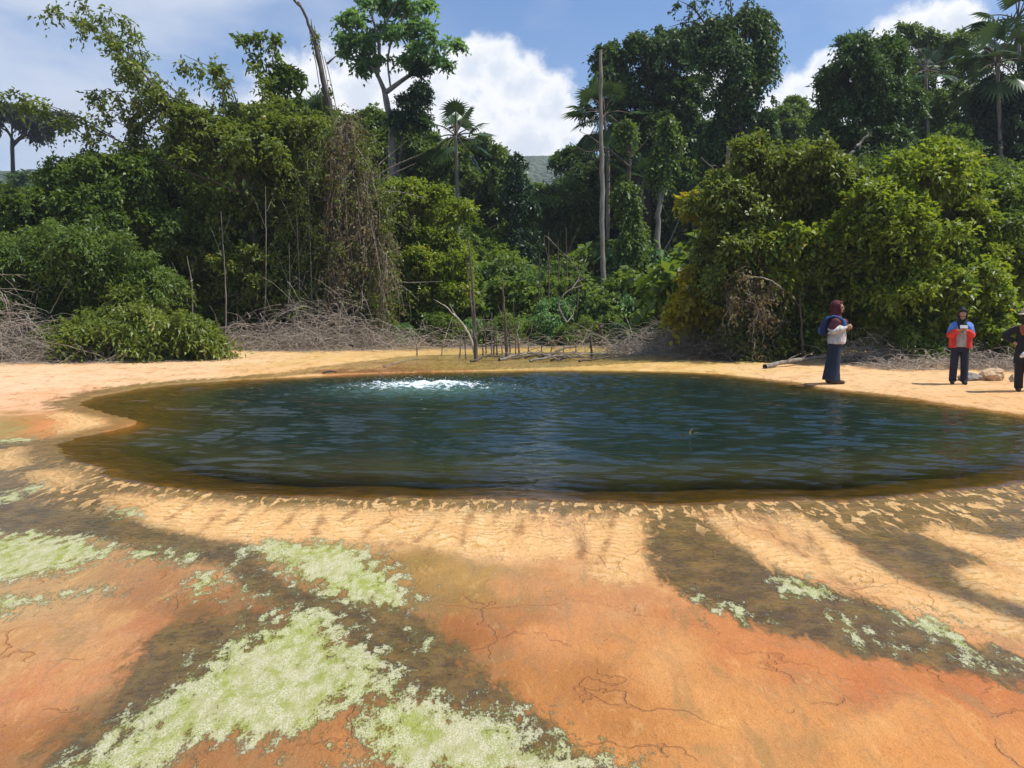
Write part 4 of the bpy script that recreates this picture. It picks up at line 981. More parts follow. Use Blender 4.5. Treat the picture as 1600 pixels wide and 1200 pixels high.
for i, (x0, y0, x1, y1) in enumerate([(800, 562, 880, 558), (828, 566, 930, 560), (850, 561, 905, 548), (780, 564, 850, 557), (860, 565, 945, 563), (820, 560, 875, 566), (735, 566, 800, 562), (840, 558, 900, 566), (905, 566, 985, 563), (870, 560, 920, 565)]):
    a = gpt(x0, y0)[0]; b = gpt(x1, y1)[0]; m = (a + b) / 2 + np.array([0, rng.uniform(-.1, .1), rng.uniform(.05, .18)])
    a[2] += .03; b[2] += rng.uniform(.03, .15)
    parts = [tube([a, m, b], rng.uniform(.025, .05), .012, 6, 12, rng, .01)]
    for _ in range(3):
        s = a + (b - a) * rng.uniform(.3, .9); parts.append(tube([s + [0, 0, .05], s + [rng.uniform(-.2, .2), rng.uniform(-.2, .2), .12], s + [rng.uniform(-.4, .4), rng.uniform(-.3, .3), rng.uniform(.1, .3)]], .012, .004, 4, 6))
    V, Fq = cat(parts); o = link('driftwood', np_mesh('driftwood', V - a, Fq, None, True), BARKG if i % 2 else BARK, None, a)
    tag(o, 'grey driftwood branch in the pile lying in the pond', 'driftwood', G_DR)
def lying(name, label, p0, p1, r, mat, cat_='log', lift=0.0, br=0):
    a = gpt(*p0)[0]; b = gpt(*p1)[0]; a[2] += r * .7; b[2] += r * .7 + lift
    parts = [tube([a, (a + b) / 2 + [0, .05, .03], b], r, r * .55, 8, 16, R(9), r * .1)]
    for k in range(br):
        s = a + (b - a) * (.3 + .5 * k / max(1, br)); parts.append(tube([s, s + [.15, .05, .12], s + [.35, .1, .2]], r * .4, r * .1, 5, 6))
    V, Fq = cat(parts); return tag(link(name, np_mesh(name, V - a, Fq, None, True), mat, None, a), label, cat_)
lying('fallen_log', 'long fallen grey log under the bush left of the woman', (1195, 576), (1292, 566), .06, BARKG, lift=.10, br=2)
lying('fallen_log', 'bleached log end poking out beside the person in red', (1462, 566), (1490, 562), .09, BARKW, lift=.45)
lying('driftwood', 'short dark stick lying on the far sand behind the spring', (505, 584), (526, 583), .025, BARKD, 'driftwood')
lying('driftwood', 'thin pale stick on the sand in front of the twig mound', (600, 574), (655, 561), .015, BARKG, 'driftwood')

# ---- rocks
def rock(label, px, py, sz, seed, col, cat_='rock'):
    import bmesh
    bm = bmesh.new(); bmesh.ops.create_icosphere(bm, subdivisions=3, radius=1)
    rng = R(seed)
    pl = nrm(rng.normal(0, 1, (9, 3)))
    for v in bm.verts:
        c = np.array(v.co); k = max(0.75, 1) * min(1.0, min((.72 + .1 * i % .2) / max(1e-3, c @ q) if c @ q > .5 else 9 for i, q in enumerate(pl)))
        v.co = Vector(c * k * np.array(sz) + rng.normal(0, .01, 3))
    me = bpy.data.meshes.new('rock'); bm.to_mesh(me); bm.free()
    t = NT('rock_stone'); tc = t.n('TexCoord').outputs['Object']; nz = t.noise(tc, 9, 6, .65)
    p = t.n('BsdfPrincipled', i_Roughness=.9); t.set(p, 'Base Color', t.mix(t.ss(nz, .3, .7), tuple(c * .6 for c in col), col)); b = t.n('Bump', i_Strength=.7, i_Distance=.03); t.set(b, 'Height', nz); t.set(p, 'Normal', b.outputs[0])
    g = gpt(px, py)[0]; o = link('rock', me, t.surf(p.outputs[0]), None, (g[0], g[1], g[2] + sz[2] * .45))
    return tag(o, label, cat_)
rock('peach coloured angular boulder between the two people at right', 1552, 594, (.26, .2, .17), 1, (.62, .42, .24))
rock('grey flattish stone right of the feet of the person in red', 1515, 594, (.22, .18, .10), 2, (.30, .27, .23))
rock('small pale stone beside the hat wearer at the right edge', 1586, 597, (.10, .09, .10), 3, (.58, .48, .33))
rock('pale round stone left of the peach boulder', 1534, 594, (.12, .10, .09), 4, (.55, .43, .28))

# ------------------------------------------------------------------ people
def ring_loft(sections, n=20):
    """closed loft through (centre, rx, ry, axis_u, axis_v)"""
    V = []; Fs = []
    an = np.arange(n) * 2 * math.pi / n
    for c, rx, ry, u, v in sections:
        V.append(np.asarray(c) + rx * np.cos(an)[:, None] * np.asarray(u) + ry * np.sin(an)[:, None] * np.asarray(v))
    V = np.concatenate(V); m = len(sections)
    fs = []
    for i in range(m - 1):
        for j in range(n): fs.append((i * n + j, i * n + (j + 1) % n, (i + 1) * n + (j + 1) % n, (i + 1) * n + j))
    fs.append(tuple(range(n))[::-1]); fs.append(tuple(range((m - 1) * n, m * n)))
    return V, fs

def vloft(rows, n=20):   # rows: (z, cx, cy, rx, ry): a stack of level ellipses
    return ring_loft([((cx, cy, z), rx, ry, (1, 0, 0), (0, 1, 0)) for z, cx, cy, rx, ry in rows], n)

def limb(pts, radii, n=12, m=None):
    P = spline(pts, m or 6 * len(pts)); k = len(P)
    Rr = np.interp(np.linspace(0, len(radii) - 1, k), range(len(radii)), radii)
    T = nrm(np.gradient(P, axis=0)); secs = []
    ref = np.array([.31, .2, .93])
    e0 = P[0] - T[0] * Rr[0] * .7; e1 = P[-1] + T[-1] * Rr[-1] * .7
    PP = [e0] + list(P) + [e1]; RR = [Rr[0] * .45] + list(Rr) + [Rr[-1] * .45]; TT = [T[0]] + list(T) + [T[-1]]
    for p, r, t in zip(PP, RR, TT):
        u = np.cross(t, ref); u /= np.linalg.norm(u); v = np.cross(t, u); secs.append((p, r, r, u, v))
    return ring_loft(secs, n)

def ball(c, r, n=16, m=10):
    rows = []
    for i in range(1, m):
        a = math.pi * i / m; rows.append((c[2] - r[2] * math.cos(a), c[0], c[1], r[0] * math.sin(a), r[1] * math.sin(a)))
    return vloft(rows, n)

def fuse(name, pieces, voxel, mat, parent, smooth=2):
    V = []; Fs = []; o = 0
    for v, f in pieces:
        V += [tuple(p) for p in v]; Fs += [tuple(i + o for i in q) for q in f]; o += len(v)
    me = bpy.data.meshes.new(name); me.from_pydata(V, [], Fs)
    ob = bpy.data.objects.new(name, me); COL.objects.link(ob)
    import bmesh
    bm = bmesh.new(); bm.from_mesh(me); bmesh.ops.recalc_face_normals(bm, faces=bm.faces); bm.to_mesh(me); bm.free()
    r = ob.modifiers.new('r', 'REMESH'); r.mode = 'VOXEL'; r.voxel_size = voxel; r.use_smooth_shade = True
    s = ob.modifiers.new('s', 'SMOOTH'); s.iterations = smooth; s.factor = .5
    dg = bpy.context.evaluated_depsgraph_get(); dg.update()
    new = bpy.data.meshes.new_from_object(ob.evaluated_get(dg))
    ob.modifiers.clear(); old = ob.data; ob.data = new; bpy.data.meshes.remove(old); new.name = name
    new.materials.clear(); new.materials.append(mat)
    new.polygons.foreach_set('use_smooth', np.ones(len(new.polygons), bool))
    ob.parent = parent
    return ob

def hand(wrist, d, pal, size=1.0, curl=.6, thumb=1):
    """palm and five separate fingers, curled towards the palm side"""
    w = np.asarray(wrist, float); d = nrm(np.asarray(d, float)); pal = np.asarray(pal, float); pal = nrm(pal - d * (pal @ d)); s = np.cross(d, pal)
    out = [limb([w - d * .01, w + d * .04 * size, w + d * .085 * size], [.022 * size, .032 * size, .030 * size], 10)]
    for k, (off, L) in enumerate(zip((-.028, -.0095, .0095, .027), (.068, .078, .073, .058))):
        b = w + d * .085 * size + s * off * size; L *= size; c = curl * (1 + .1 * k)
        p1 = b + (d * math.cos(c * .5) + pal * math.sin(c * .5)) * L * .45
        p2 = p1 + (d * math.cos(c * 1.5) + pal * math.sin(c * 1.5)) * L * .33
        p3 = p2 + (d * math.cos(c * 2.3) + pal * math.sin(c * 2.3)) * L * .25
        out.append(limb([b - d * .012, p1, p2, p3], [.0088, .0085, .008, .007], 8))
    b = w + d * .028 * size - s * .026 * size * thumb
    q = nrm(d * .75 - s * .6 * thumb + pal * .4)
    out.append(limb([b, b + q * .035 * size, b + (q + pal * .4) * .062 * size], [.0115, .010, .008], 8))
    return out

def head_pieces(c, pitch=0.0, s=1.0):
    """head facing -y: skull, jaw, nose, brow, lips, ears"""
    c = np.asarray(c, float)
    def tr(p):
        x, y, z = np.asarray(p) * s
        return c + np.array([x, y * math.cos(pitch) - z * math.sin(pitch), y * math.sin(pitch) + z * math.cos(pitch)])
    def b(p, r): 
        v, f = ball((0, 0, 0), np.asarray(r) * s); return np.array([tr((q / s) + np.asarray(p)) for q in v]), f
    return [b((0, .012, .03), (.074, .092, .088)), b((0, -.022, -.045), (.056, .062, .068)), b((0, -.05, -.088), (.026, .026, .02)),
            b((0, -.094, -.018), (.012, .016, .02)), b((0, -.088, .004), (.009, .012, .03)), b((0, -.073, .025), (.05, .016, .012)), b((0, -.082, -.058), (.022, .012, .007)), b((0, -.081, -.068), (.019, .012, .007)),
            b((.076, .01, -.005), (.008, .018, .03)), b((-.076, .01, -.005), (.008, .018, .03)), b((.033, -.07, -.03), (.02, .016, .018)), b((-.033, -.07, -.03), (.02, .016, .018))], tr

def simple_mat(name, c, rough=.5, spec=.4):
    t = NT(name); tc = t.n('TexCoord').outputs['Object']; nz = t.noise(tc, 30, 3)
    p = t.n('BsdfPrincipled', i_Roughness=rough); t.set(p, 'Base Color', t.mix(nz, tuple(v * .88 for v in c), tuple(min(1, v * 1.1) for v in c)))
    p.inputs['Specular IOR Level'].default_value = spec
    return t.surf(p.outputs[0])
SKIN = simple_mat('skin', (.42, .235, .15), .5); EYEM = simple_mat('eye', (.03, .02, .015), .2)

def eyes(tr, s, parent):
    for k in (-1, 1):
        v, f = ball((0, 0, 0), (.013 * s, .008 * s, .008 * s), 10, 6)
        v = np.array([tr(q / s + np.array([k * .031, -.077, .004])) for q in v])
        me = bpy.data.meshes.new('eye'); me.from_pydata([tuple(q) for q in v], [], f); link('eye', me, EYEM, parent)

def person_root(label, px, py, Yhint, rz):
    g = gpt(px, py)[0]
    return thing('person', label, 'person', (g[0], g[1], g[2]), None, rz), g

# woman in profile (faces +x in the picture)
e, g = person_root('woman in maroon hijab and pale sweatshirt standing in profile at the water edge', 1303, 599, 14.5, math.radians(72))
hp, tr = head_pieces((0, -.02, 1.435), .05)
body = hp + [limb([(0, .02, 1.22), (0, 0, 1.34), (0, -.01, 1.42)], [.06, .05, .055]), vloft([(.78, 0, 0, .15, .11), (.9, 0, .01, .15, .105), (1.02, 0, 0, .13, .1), (1.16, 0, .01, .15, .1), (1.24, 0, .02, .12, .08), (1.27, 0, .02, .06, .05)]),
        limb([(-.17, .03, 1.20), (-.21, .12, 1.00), (-.17, -.08, 1.04), (-.10, -.17, 1.08)], [.05, .042, .036, .026]), limb([(.17, .03, 1.20), (.21, .12, 1.00), (.17, -.08, 1.02), (.08, -.18, 1.05)], [.05, .042, .036, .026]),
        limb([(-.08, 0, .80), (-.085, .01, .45), (-.085, .02, .09)], [.085, .06, .04]), limb([(.08, 0, .80), (.085, .04, .45), (.085, .09, .09)], [.085, .06, .04]),
        limb([(-.085, .05, .04), (-.09, -.06, .035), (-.09, -.13, .025)], [.035, .04, .028]), limb([(.085, .11, .04), (.09, .02, .035), (.09, -.05, .025)], [.035, .04, .028])]
body += hand((-.10, -.165, 1.08), (.35, -.9, .25), (.8, .4, -.3), .95, .9, 1) + hand((.08, -.175, 1.05), (-.35, -.9, .25), (-.8, .4, -.3), .95, .9, -1)
fuse('body', body, .0065, SKIN, e, 1); eyes(tr, 1, e)
SW = cloth_mat('sweat_pale', (.58, .53, .49)); MAR = cloth_mat('cloth_maroon', (.085, .008, .014)); JEAN = cloth_mat('denim_navy', (.016, .026, .052)); BLU = cloth_mat('cloth_blue', (.03, .085, .22)); NAVY = cloth_mat('pack_navy', (.018, .03, .075))
fuse('sweatshirt', [vloft([(.755, 0, -.01, .185, .155), (.80, 0, -.015, .195, .165), (.92, 0, -.02, .185, .165), (1.04, 0, -.015, .175, .15), (1.14, 0, 0, .17, .13), (1.19, 0, .01, .14, .11)]),
     limb([(-.205, .10, 1.02), (-.212, .11, .995), (-.18, -.04, 1.03), (-.12, -.145, 1.07)], [.066, .07, .062, .046]), limb([(.205, .10, 1.02), (.212, .11, .995), (.18, -.04, 1.02), (.10, -.155, 1.045)], [.066, .07, .062, .046])], .011, SW, e, 3)
fuse('sweatshirt_yoke', [vloft([(1.09, 0, -.005, .165, .15), (1.15, 0, 0, .18, .145), (1.20, 0, .01, .175, .125), (1.255, 0, .015, .12, .10), (1.28, 0, .015, .08, .08)]),
     limb([(-.165, .025, 1.19), (-.19, .07, 1.10), (-.208, .105, 1.03)], [.075, .076, .073]), limb([(.165, .025, 1.19), (.19, .07, 1.10), (.208, .105, 1.03)], [.075, .076, .073]),
     limb([(0, -.13, 1.18), (.02, -.155, 1.08), (-.02, -.16, 1.0)], [.07, .065, .03])], .011, MAR, e, 3)
fuse('chest_panel', [limb([(-.105, -.11, 1.19), (-.12, -.125, 1.12), (-.115, -.135, 1.075)], [.045, .05, .04])], .01, BLU, e, 2)
# hijab: cap round the face opening, drape to the chest
v, f = ball((0, .018, 1.462), (.098, .112, .116), 24, 16); 
hj = [(v, f), vloft([(1.20, 0, .01, .125, .115), (1.27, 0, .018, .105, .105), (1.33, 0, .025, .088, .092), (1.40, 0, .035, .088, .082), (1.46, 0, .03, .09, .09)]), limb([(-.075, -.035, 1.50), (-.078, -.04, 1.42), (-.04, -.055, 1.335), (.04, -.055, 1.335), (.078, -.04, 1.42), (.075, -.035, 1.50)], [.022, .024, .028, .028, .024, .022]), limb([(-.06, -.06, 1.528), (0, -.078, 1.54), (.06, -.06, 1.528)], [.02, .022, .02])]
hj[0] = (np.array([q if q[1] > -.058 else np.array([q[0], -.058 + (q[1] + .058) * .05, q[2]]) for q in v]), f)
fuse('hijab', hj, .008, MAR, e, 2)
fuse('trousers', [vloft([(.80, 0, 0, .165, .125), (.72, 0, .01, .17, .13), (.66, 0, .01, .165, .13)]), vloft([(.74, -.08, .01, .09, .12), (.5, -.085, .01, .085, .105), (.25, -.09, .02, .09, .11), (.06, -.09, .02, .105, .13)]), vloft([(.74, .08, .01, .09, .12), (.5, .085, .04, .085, .105), (.25, .09, .07, .09, .115), (.06, .09, .085, .105, .13)])], .012, JEAN, e, 3)
SHOE = cloth_mat('shoe_brown', (.10, .055, .035)); SHOEB = cloth_mat('shoe_black', (.012, .012, .013))
for sx, dy in ((-1, -.02), (1, .05)):
    fuse('shoe', [limb([(sx * .088, .07 + dy, .045), (sx * .09, -.04 + dy, .042), (sx * .092, -.14 + dy, .032)], [.045, .048, .036])], .008, SHOE, e, 1)
bp = thing('backpack', 'navy blue backpack worn by the woman in maroon hijab', 'bag', (g[0], g[1], g[2]), None, math.radians(72))
fuse('bag_body', [vloft([(.90, 0, .20, .12, .05), (.94, 0, .215, .14, .075), (1.05, 0, .215, .145, .085), (1.16, 0, .20, .135, .075), (1.24, 0, .18, .10, .05)])], .012, NAVY, bp, 2)
fuse('pocket', [vloft([(.93, 0, .285, .10, .03), (1.0, 0, .295, .11, .035), (1.06, 0, .285, .10, .03)])], .01, BLU, bp, 1)
for sx in (-1, 1): fuse('strap', [limb([(sx * .10, .19, 1.22), (sx * .115, .06, 1.275), (sx * .12, -.08, 1.22), (sx * .15, -.13, 1.12), (sx * .178, -.02, 1.0), (sx * .14, .16, .95)], [.022] * 6)], .009, BLU, bp, 1)

# person in red and blue jacket, facing the camera, looking at a phone
e, g = person_root('person in red jacket with blue shoulders looking down at a phone', 1497, 600, 18, math.radians(-22))
hp, tr = head_pieces((0, -.06, 1.475), .42)
body = hp + [limb([(0, .02, 1.26), (0, -.01, 1.36), (0, -.035, 1.45)], [.062, .053, .055]), vloft([(.82, 0, 0, .155, .11), (.95, 0, .01, .15, .105), (1.06, 0, 0, .14, .1), (1.2, 0, .01, .165, .1), (1.29, 0, .02, .13, .08), (1.32, 0, .02, .06, .05)]),
        limb([(-.185, .02, 1.25), (-.215, .03, 1.06), (-.175, -.14, 1.08), (-.065, -.255, 1.16)], [.052, .044, .037, .027]), limb([(.185, .02, 1.25), (.215, .03, 1.06), (.175, -.14, 1.08), (.065, -.255, 1.16)], [.052, .044, .037, .027]),
        limb([(-.085, 0, .84), (-.10, 0, .47), (-.11, .02, .09)], [.09, .062, .042]), limb([(.085, 0, .84), (.10, 0, .47), (.11, .02, .09)], [.09, .062, .042]),
        limb([(-.11, .05, .04), (-.12, -.06, .035), (-.125, -.13, .025)], [.035, .04, .028]), limb([(.11, .05, .04), (.12, -.06, .035), (.125, -.13, .025)], [.035, .04, .028])]
body += hand((-.065, -.25, 1.16), (.62, -.35, .55), (.6, .6, -.2), .95, .7, 1) + hand((.065, -.25, 1.16), (-.62, -.35, .55), (-.6, .6, -.2), .95, .7, -1)
fuse('body', body, .0065, SKIN, e, 1); eyes(tr, 1, e)
RED = cloth_mat('jacket_red', (.62, .035, .022)); JBL = cloth_mat('jacket_blue', (.09, .22, .58)); GRY = cloth_mat('shirt_grey', (.36, .34, .34)); BLK = cloth_mat('cloth_black', (.010, .010, .012)); PNT = cloth_mat('trousers_navy', (.009, .012, .032))
fuse('shirt', [vloft([(.80, 0, -.005, .155, .135), (.95, 0, -.005, .16, .135), (1.1, 0, -.005, .16, .13), (1.24, 0, .005, .15, .115)])], .011, GRY, e, 2)
jk = []
for sx in (-1, 1):
    jk.append(vloft([(.78, sx * .14, .01, .085, .145), (.95, sx * .142, .01, .082, .145), (1.1, sx * .145, .01, .078, .135), (1.20, sx * .145, .015, .072, .12)]))
    jk.append(limb([(sx * .207, .035, 1.09), (sx * .212, .03, 1.05), (sx * .178, -.13, 1.075), (sx * .095, -.225, 1.14)], [.068, .072, .062, .048]))
jk.append(vloft([(.78, 0, .10, .16, .06), (1.0, 0, .10, .165, .06), (1.2, 0, .085, .16, .06)]))
fuse('jacket', jk, .011, RED, e, 3)
jb = [vloft([(1.19, 0, .07, .17, .07), (1.27, 0, .045, .155, .075), (1.31, 0, .03, .10, .07)])]
for sx in (-1, 1): jb += [limb([(sx * .10, .02, 1.285), (sx * .155, .02, 1.255), (sx * .19, .03, 1.16), (sx * .209, .033, 1.085)], [.055, .07, .068, .066]), vloft([(1.16, sx * .15, .015, .075, .128), (1.24, sx * .14, .015, .075, .115), (1.29, sx * .11, .02, .06, .09)])]
fuse('jacket_shoulders', jb, .011, JBL, e, 3)
v, f = ball((0, -.005, 1.505), (.098, .112, .116), 24, 16)
v = np.array([q if q[1] > -.085 else np.array([q[0], -.085, q[2]]) for q in v])
fuse('hijab', [(v, f), vloft([(1.13, 0, -.10, .06, .05), (1.2, 0, -.07, .085, .075), (1.28, 0, -.02, .10, .10), (1.36, 0, .0, .088, .09), (1.45, 0, .015, .09, .085)]), limb([(-.075, -.075, 1.53), (-.078, -.085, 1.45), (-.04, -.10, 1.365), (.04, -.10, 1.365), (.078, -.085, 1.45), (.075, -.075, 1.53)], [.02, .022, .026, .026, .022, .02]), limb([(-.078, -.08, 1.53), (-.05, -.125, 1.565), (0, -.145, 1.575), (.05, -.125, 1.565), (.078, -.08, 1.53)], [.024, .028, .03, .028, .024]), limb([(0, -.05, 1.60), (0, -.12, 1.585)], [.06, .04])], .008, BLK, e, 2)
fuse('trousers', [vloft([(.84, 0, 0, .165, .122), (.76, 0, .005, .17, .128), (.70, 0, .005, .165, .125)]), vloft([(.78, -.085, .005, .09, .115), (.5, -.10, .005, .082, .10), (.25, -.108, .015, .078, .092), (.05, -.11, .015, .075, .09)]), vloft([(.78, .085, .005, .09, .115), (.5, .10, .005, .082, .10), (.25, .108, .015, .078, .092), (.05, .11, .015, .075, .09)])], .012, PNT, e, 3)
e.scale = (.84, .86, .86)
for sx in (-1, 1): fuse('shoe', [limb([(sx * .112, .06, .045), (sx * .12, -.05, .042), (sx * .126, -.15, .032)], [.045, .048, .036])], .008, SHOEB, e, 1)
def boxm(name, c, sz, mat, parent, rx=0, bev=.004):
    import bmesh
    bm = bmesh.new(); bmesh.ops.create_cube(bm, size=1)
    for q in bm.verts: q.co = Vector((q.co.x * sz[0], q.co.y * sz[1], q.co.z * sz[2]))
    bmesh.ops.bevel(bm, geom=bm.edges[:], offset=bev, segments=2, affect='EDGES')
    me = bpy.data.meshes.new(name); bm.to_mesh(me); bm.free()
    o = link(name, me, mat, parent, c); o.rotation_euler[0] = rx; return o
ph = thing('phone', 'phone held at chest height by the person in red', 'phone', (g[0], g[1], g[2]), None, math.radians(-22))
ph.scale = (.84, .86, .86)
boxm('phone_case', (0, -.335, 1.235), (.15, .010, .075), simple_mat('phone_case', (.55, .54, .52), .3), ph, -.5); boxm('screen', (0, -.3285, 1.239), (.138, .004, .067), simple_mat('screen_glass', (.01, .01, .012), .1), ph, -.5, .001)

# person with bucket hat at the right edge
e, g = person_root('person in black with tan bucket hat and orange scarf at right edge', 1598, 611, 16, math.radians(-24))
hp, tr = head_pieces((0, -.02, 1.475), .05)
body = hp + [limb([(0, .02, 1.26), (0, 0, 1.37), (0, -.01, 1.46)], [.062, .053, .055]), vloft([(.82, 0, 0, .155, .11), (.95, 0, .01, .15, .105), (1.06, 0, 0, .14, .1), (1.2, 0, .01, .165, .1), (1.29, 0, .02, .13, .08), (1.32, 0, .02, .06, .05)]),
        limb([(-.185, .02, 1.26), (-.36, .06, 1.10), (-.20, -.02, .97)], [.052, .044, .03]), limb([(.185, .02, 1.26), (.22, .02, 1.02), (.18, -.08, .82)], [.052, .044, .03]),
        limb([(-.085, 0, .84), (-.08, 0, .47), (-.07, .02, .09)], [.09, .062, .042]), limb([(.085, 0, .84), (.10, 0, .47), (.11, .02, .09)], [.09, .062, .042]),
        limb([(-.07, .05, .04), (-.08, -.06, .035), (-.085, -.13, .025)], [.035, .04, .028]), limb([(.11, .05, .04), (.12, -.06, .035), (.125, -.13, .025)], [.035, .04, .028])]
body += hand((-.20, -.02, .97), (.75, -.1, -.5), (.3, .5, -.6), .95, .5, 1) + hand((.18, -.08, .82), (-.1, -.3, -.95), (-.8, 0, .1), .95, .7, -1)
fuse('body', body, .0065, SKIN, e, 1); eyes(tr, 1, e)
SCF = cloth_mat('scarf_orange', (.30, .085, .025)); HAT = cloth_mat('hat_tan', (.50, .40, .29))
fuse('tunic', [vloft([(.55, 0, .0, .20, .16), (.70, 0, 0, .19, .15), (.95, 0, 0, .17, .135), (1.1, 0, 0, .17, .13), (1.22, 0, .01, .17, .12), (1.29, 0, .02, .12, .09)]), limb([(-.17, .02, 1.24), (-.355, .06, 1.10), (-.215, -.01, .985)], [.072, .066, .048]), limb([(.17, .02, 1.24), (.22, .02, 1.02), (.185, -.07, .85)], [.072, .066, .048])], .011, BLK, e, 3)
fuse('trousers', [vloft([(.70, -.085, .005, .09, .115), (.5, -.085, .005, .085, .10), (.25, -.08, .015, .08, .092), (.05, -.075, .015, .078, .09)]), vloft([(.70, .085, .005, .09, .115), (.5, .10, .005, .085, .10), (.25, .108, .015, .08, .092), (.05, .11, .015, .078, .09)]), vloft([(.74, 0, 0, .17, .13), (.64, 0, 0, .17, .13)])], .012, BLK, e, 3)
v, f = ball((0, .02, 1.49), (.092, .10, .105), 24, 16); v = np.array([q if q[1] > -.05 else np.array([q[0], -.05, q[2]]) for q in v])
fuse('headscarf', [(v, f), vloft([(1.25, 0, .0, .13, .115), (1.31, 0, .01, .105, .10), (1.38, 0, .02, .088, .09), (1.46, 0, .025, .088, .08)])], .009, BLK, e, 2)
fuse('scarf', [vloft([(1.12, 0, -.09, .10, .06), (1.20, 0, -.06, .13, .09), (1.28, 0, -.01, .135, .12), (1.33, 0, .0, .10, .10)]), limb([(-.05, -.12, 1.2), (.0, -.155, 1.1), (.03, -.15, 1.0)], [.05, .05, .03])], .01, SCF, e, 2)
fuse('bucket_hat', [vloft([(1.525, 0, -.01, .175, .19), (1.535, 0, -.01, .172, .188), (1.56, 0, 0, .12, .135), (1.60, 0, 0, .108, .122), (1.65, 0, .002, .098, .112), (1.665, 0, .004, .06, .07)], 28)], .008, HAT, e, 2)
for sx, x in ((-1, -.08), (1, .12)): fuse('shoe', [limb([(x - .005, .06, .045), (x, -.05, .042), (x + sx * .005, -.15, .032)], [.045, .048, .036])], .008, SHOEB, e, 1)
e.scale = (.84, .84, .84)
bg = thing('cloth_bag', 'small white cloth held low by the person in bucket hat', 'cloth', (g[0], g[1], g[2]), None, math.radians(-24))
fuse('cloth', [limb([(-.01, -.19, .80), (-.06, -.20, .74), (-.10, -.20, .70)], [.03, .045, .03]), limb([(.06, -.17, .79), (.12, -.13, .775), (.165, -.11, .76)], [.02, .02, .02]), limb([(-.01, -.19, .80), (.06, -.17, .79)], [.025, .022])], .008, cloth_mat('cloth_white', (.75, .74, .70)), bg, 2)
bg.scale = (.84, .84, .84)

# floating leaf on the pool
lp = plane(np.array(1078.), np.array(686.))
rng = R(5)
q = np.array([[0, 0, .04], [.05, .02, .05], [-.04, .01, .03], [.01, -.03, .06]])
V, Fq, ti = leaves_from(q, np.array([[.3, .2, 1], [1, 0, .5], [-1, .2, .4], [.2, -.3, 1]]), rng.normal(0, 1, (4, 3)), .09, .05, rng, rng.rand(4))
tag(link('floating_leaf', np_mesh('floating_leaf', V, Fq, {'tint': ('FACE', 'FLOAT', ti)}), LM['dead'], None, (lp[0], lp[1], 0)), 'curled brown dead leaf floating on the open dark water', 'leaf')

# ------------------------------------------------------------------ sky, sun, haze
SUN_EL, SUN_AZ = math.radians(61), math.radians(97)     # azimuth from +Y (view direction) to the right
w = bpy.data.worlds.new('World'); S.world = w; w.use_nodes = True
nt = w.node_tree; nt.nodes.clear()
class WT(NT):
    def __init__(s): s.t = nt
t = WT()
out = t.n('OutputWorld'); bgn = t.n('Background')
sky = t.n('TexSky'); sky.sky_type = 'NISHITA'; sky.sun_disc = False; sky.sun_elevation = SUN_EL; sky.sun_rotation = SUN_AZ
sky.air_density = 1.2; sky.dust_density = .6; sky.ozone_density = 2.0
dirv = t.n('TexCoord').outputs['Generated']
sx = t.n('SeparateXYZ'); t.set(sx, 0, dirv)
az = t.math('ARCTAN2', sx.outputs[0], sx.outputs[1]); el = t.math('ARCSINE', sx.outputs[2])
def ael(px, py):
    d = nrm(ray(px, py)); return math.atan2(d[0], d[1]), math.asin(d[2])
nz = t.n('TexNoise'); t.set(nz, 'Vector', dirv); nz.inputs['Scale'].default_value = 11; nz.inputs['Detail'].default_value = 8; nz.inputs['Roughness'].default_value = .6
nz2 = t.n('TexNoise'); t.set(nz2, 'Vector', dirv); nz2.inputs['Scale'].default_value = 26; nz2.inputs['Detail'].default_value = 6; nz2.inputs['Roughness'].default_value = .6
PUFFS = [(430,190,80),(480,150,80),(560,150,85),(620,120,60),(680,150,70),(735,110,52),(775,110,48),(810,140,62),(860,165,62),(720,210,110),(830,225,80),(520,215,90),(905,190,40),(640,220,90),
 (1490,50,44),(1440,45,44),(1395,62,34),(1500,95,50),(1440,90,50),(1555,150,50),(1245,140,40),(1285,118,36),(1222,175,46),(1310,170,60),(1110,130,34),(1120,190,40),(1330,100,26),(1570,110,40),
 (150,230,90),(230,210,80),(60,235,70),(300,190,80),
 (2000,150,140),(2150,90,150),(1850,220,140),(-350,200,160),(-600,120,180)]
best = None
for (px, py, r) in PUFFS:
    a, e_ = ael(px, py); rr = r / F * .95
    if 40 < px < 360: rr *= .8
    da = t.math('MULTIPLY', t.math('SUBTRACT', az, a), 1 / rr); de = t.math('MULTIPLY', t.math('SUBTRACT', el, e_), 1.12 / rr)
    d2 = t.math('ADD', t.math('MULTIPLY', da, da), t.math('MULTIPLY', de, de))
    m = t.math('SUBTRACT', 1.0, t.math('SQRT', d2))
    best = m if best is None else t.math('SMOOTH_MAX', best, m, .35)
dens = t.math('ADD', best, t.math('ADD', t.math('MULTIPLY', t.math('SUBTRACT', nz.outputs[0], .5), 1.9), t.math('MULTIPLY', t.math('SUBTRACT', nz2.outputs[0], .5), 1.1)))
cl = t.ss(dens, -.14, .40)
left = t.ss(az, -.27, -.42)
cl = t.math('MULTIPLY', cl, t.math('SUBTRACT', 1.0, t.math('MULTIPLY', left, .45)))
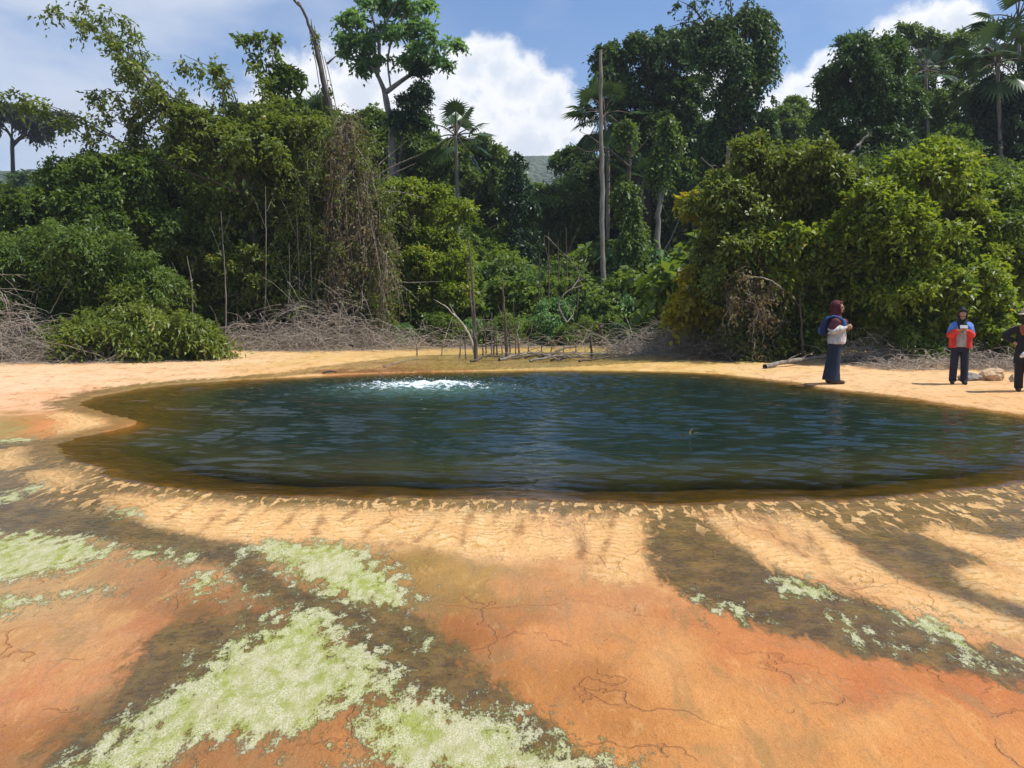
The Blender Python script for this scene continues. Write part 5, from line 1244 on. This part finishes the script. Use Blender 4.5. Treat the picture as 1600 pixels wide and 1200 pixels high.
# thin high veil on the left half of the sky
mv = t.n('Mapping'); t.set(mv, 0, dirv); mv.inputs['Scale'].default_value = (1.4, 1, 3.4)
nv = t.n('TexNoise'); t.set(nv, 'Vector', mv.outputs[0]); nv.inputs['Scale'].default_value = 3.2; nv.inputs['Detail'].default_value = 6; nv.inputs['Roughness'].default_value = .5
veil = t.math('MULTIPLY', t.math('MULTIPLY', t.ss(az, .02, -.42), t.ss(nv.outputs[0], .30, .66)), .85)
wisp = t.math('MULTIPLY', t.ss(nv.outputs[0], .50, .75), .30)
veil = t.math('MAXIMUM', veil, wisp)
low = t.math('MULTIPLY', t.ss(el, .40, .05), .18)
skyc = t.mix(1.0, sky.outputs[0], (.076, .098, .128), 'MULTIPLY')
skyc = t.mix(t.math('MAXIMUM', veil, low), skyc, (.64, .70, .82))
shade = t.ss(t.math('ADD', dens, t.math('MULTIPLY', t.math('SUBTRACT', nz2.outputs[0], .5), 1.2)), .3, 1.15)
cc = t.mix(shade, (.96, .97, 1.0), (.70, .76, .86))
cc = t.mix(left, cc, (.56, .62, .75))
skyc = t.mix(cl, skyc, cc)
t.set(bgn, 0, skyc); bgn.inputs[1].default_value = 1.0
nt.links.new(bgn.outputs[0], out.inputs[0])

sl = bpy.data.lights.new('sun', 'SUN'); sl.energy = 4.8; sl.angle = math.radians(.55); sl.color = (1, .965, .91)
so = bpy.data.objects.new('sun', sl); COL.objects.link(so)
sd_ = Vector((math.sin(SUN_AZ) * math.cos(SUN_EL), math.cos(SUN_AZ) * math.cos(SUN_EL), math.sin(SUN_EL)))
so.rotation_euler = sd_.to_track_quat('Z', 'Y').to_euler()

hz = np.array([[x, y, z] for x in (-650, 650) for y in (-80, 700) for z in (-3, 100)], float)
hf = np.array([[0, 1, 3, 2], [4, 6, 7, 5], [0, 4, 5, 1], [2, 3, 7, 6], [0, 2, 6, 4], [1, 5, 7, 3]])
t = NT('haze_air'); pv = t.n('VolumePrincipled'); pv.inputs['Color'].default_value = (.88, .93, 1, 1); pv.inputs['Density'].default_value = .00055; pv.inputs['Anisotropy'].default_value = .2
t.t.links.new(pv.outputs[0], t.out.inputs[1])
ho = link('haze', np_mesh('haze', hz, hf), t.m); ho['kind'] = 'stuff'

S.view_settings.view_transform = 'Standard'; S.view_settings.look = 'None'; S.view_settings.exposure = .15; S.view_settings.gamma = 1
S.render.engine = 'CYCLES'
c = S.cycles
c.max_bounces = 8; c.diffuse_bounces = 3; c.glossy_bounces = 3; c.transmission_bounces = 4; c.transparent_max_bounces = 8; c.volume_bounces = 0
c.sample_clamp_indirect = 6; c.use_denoising = True
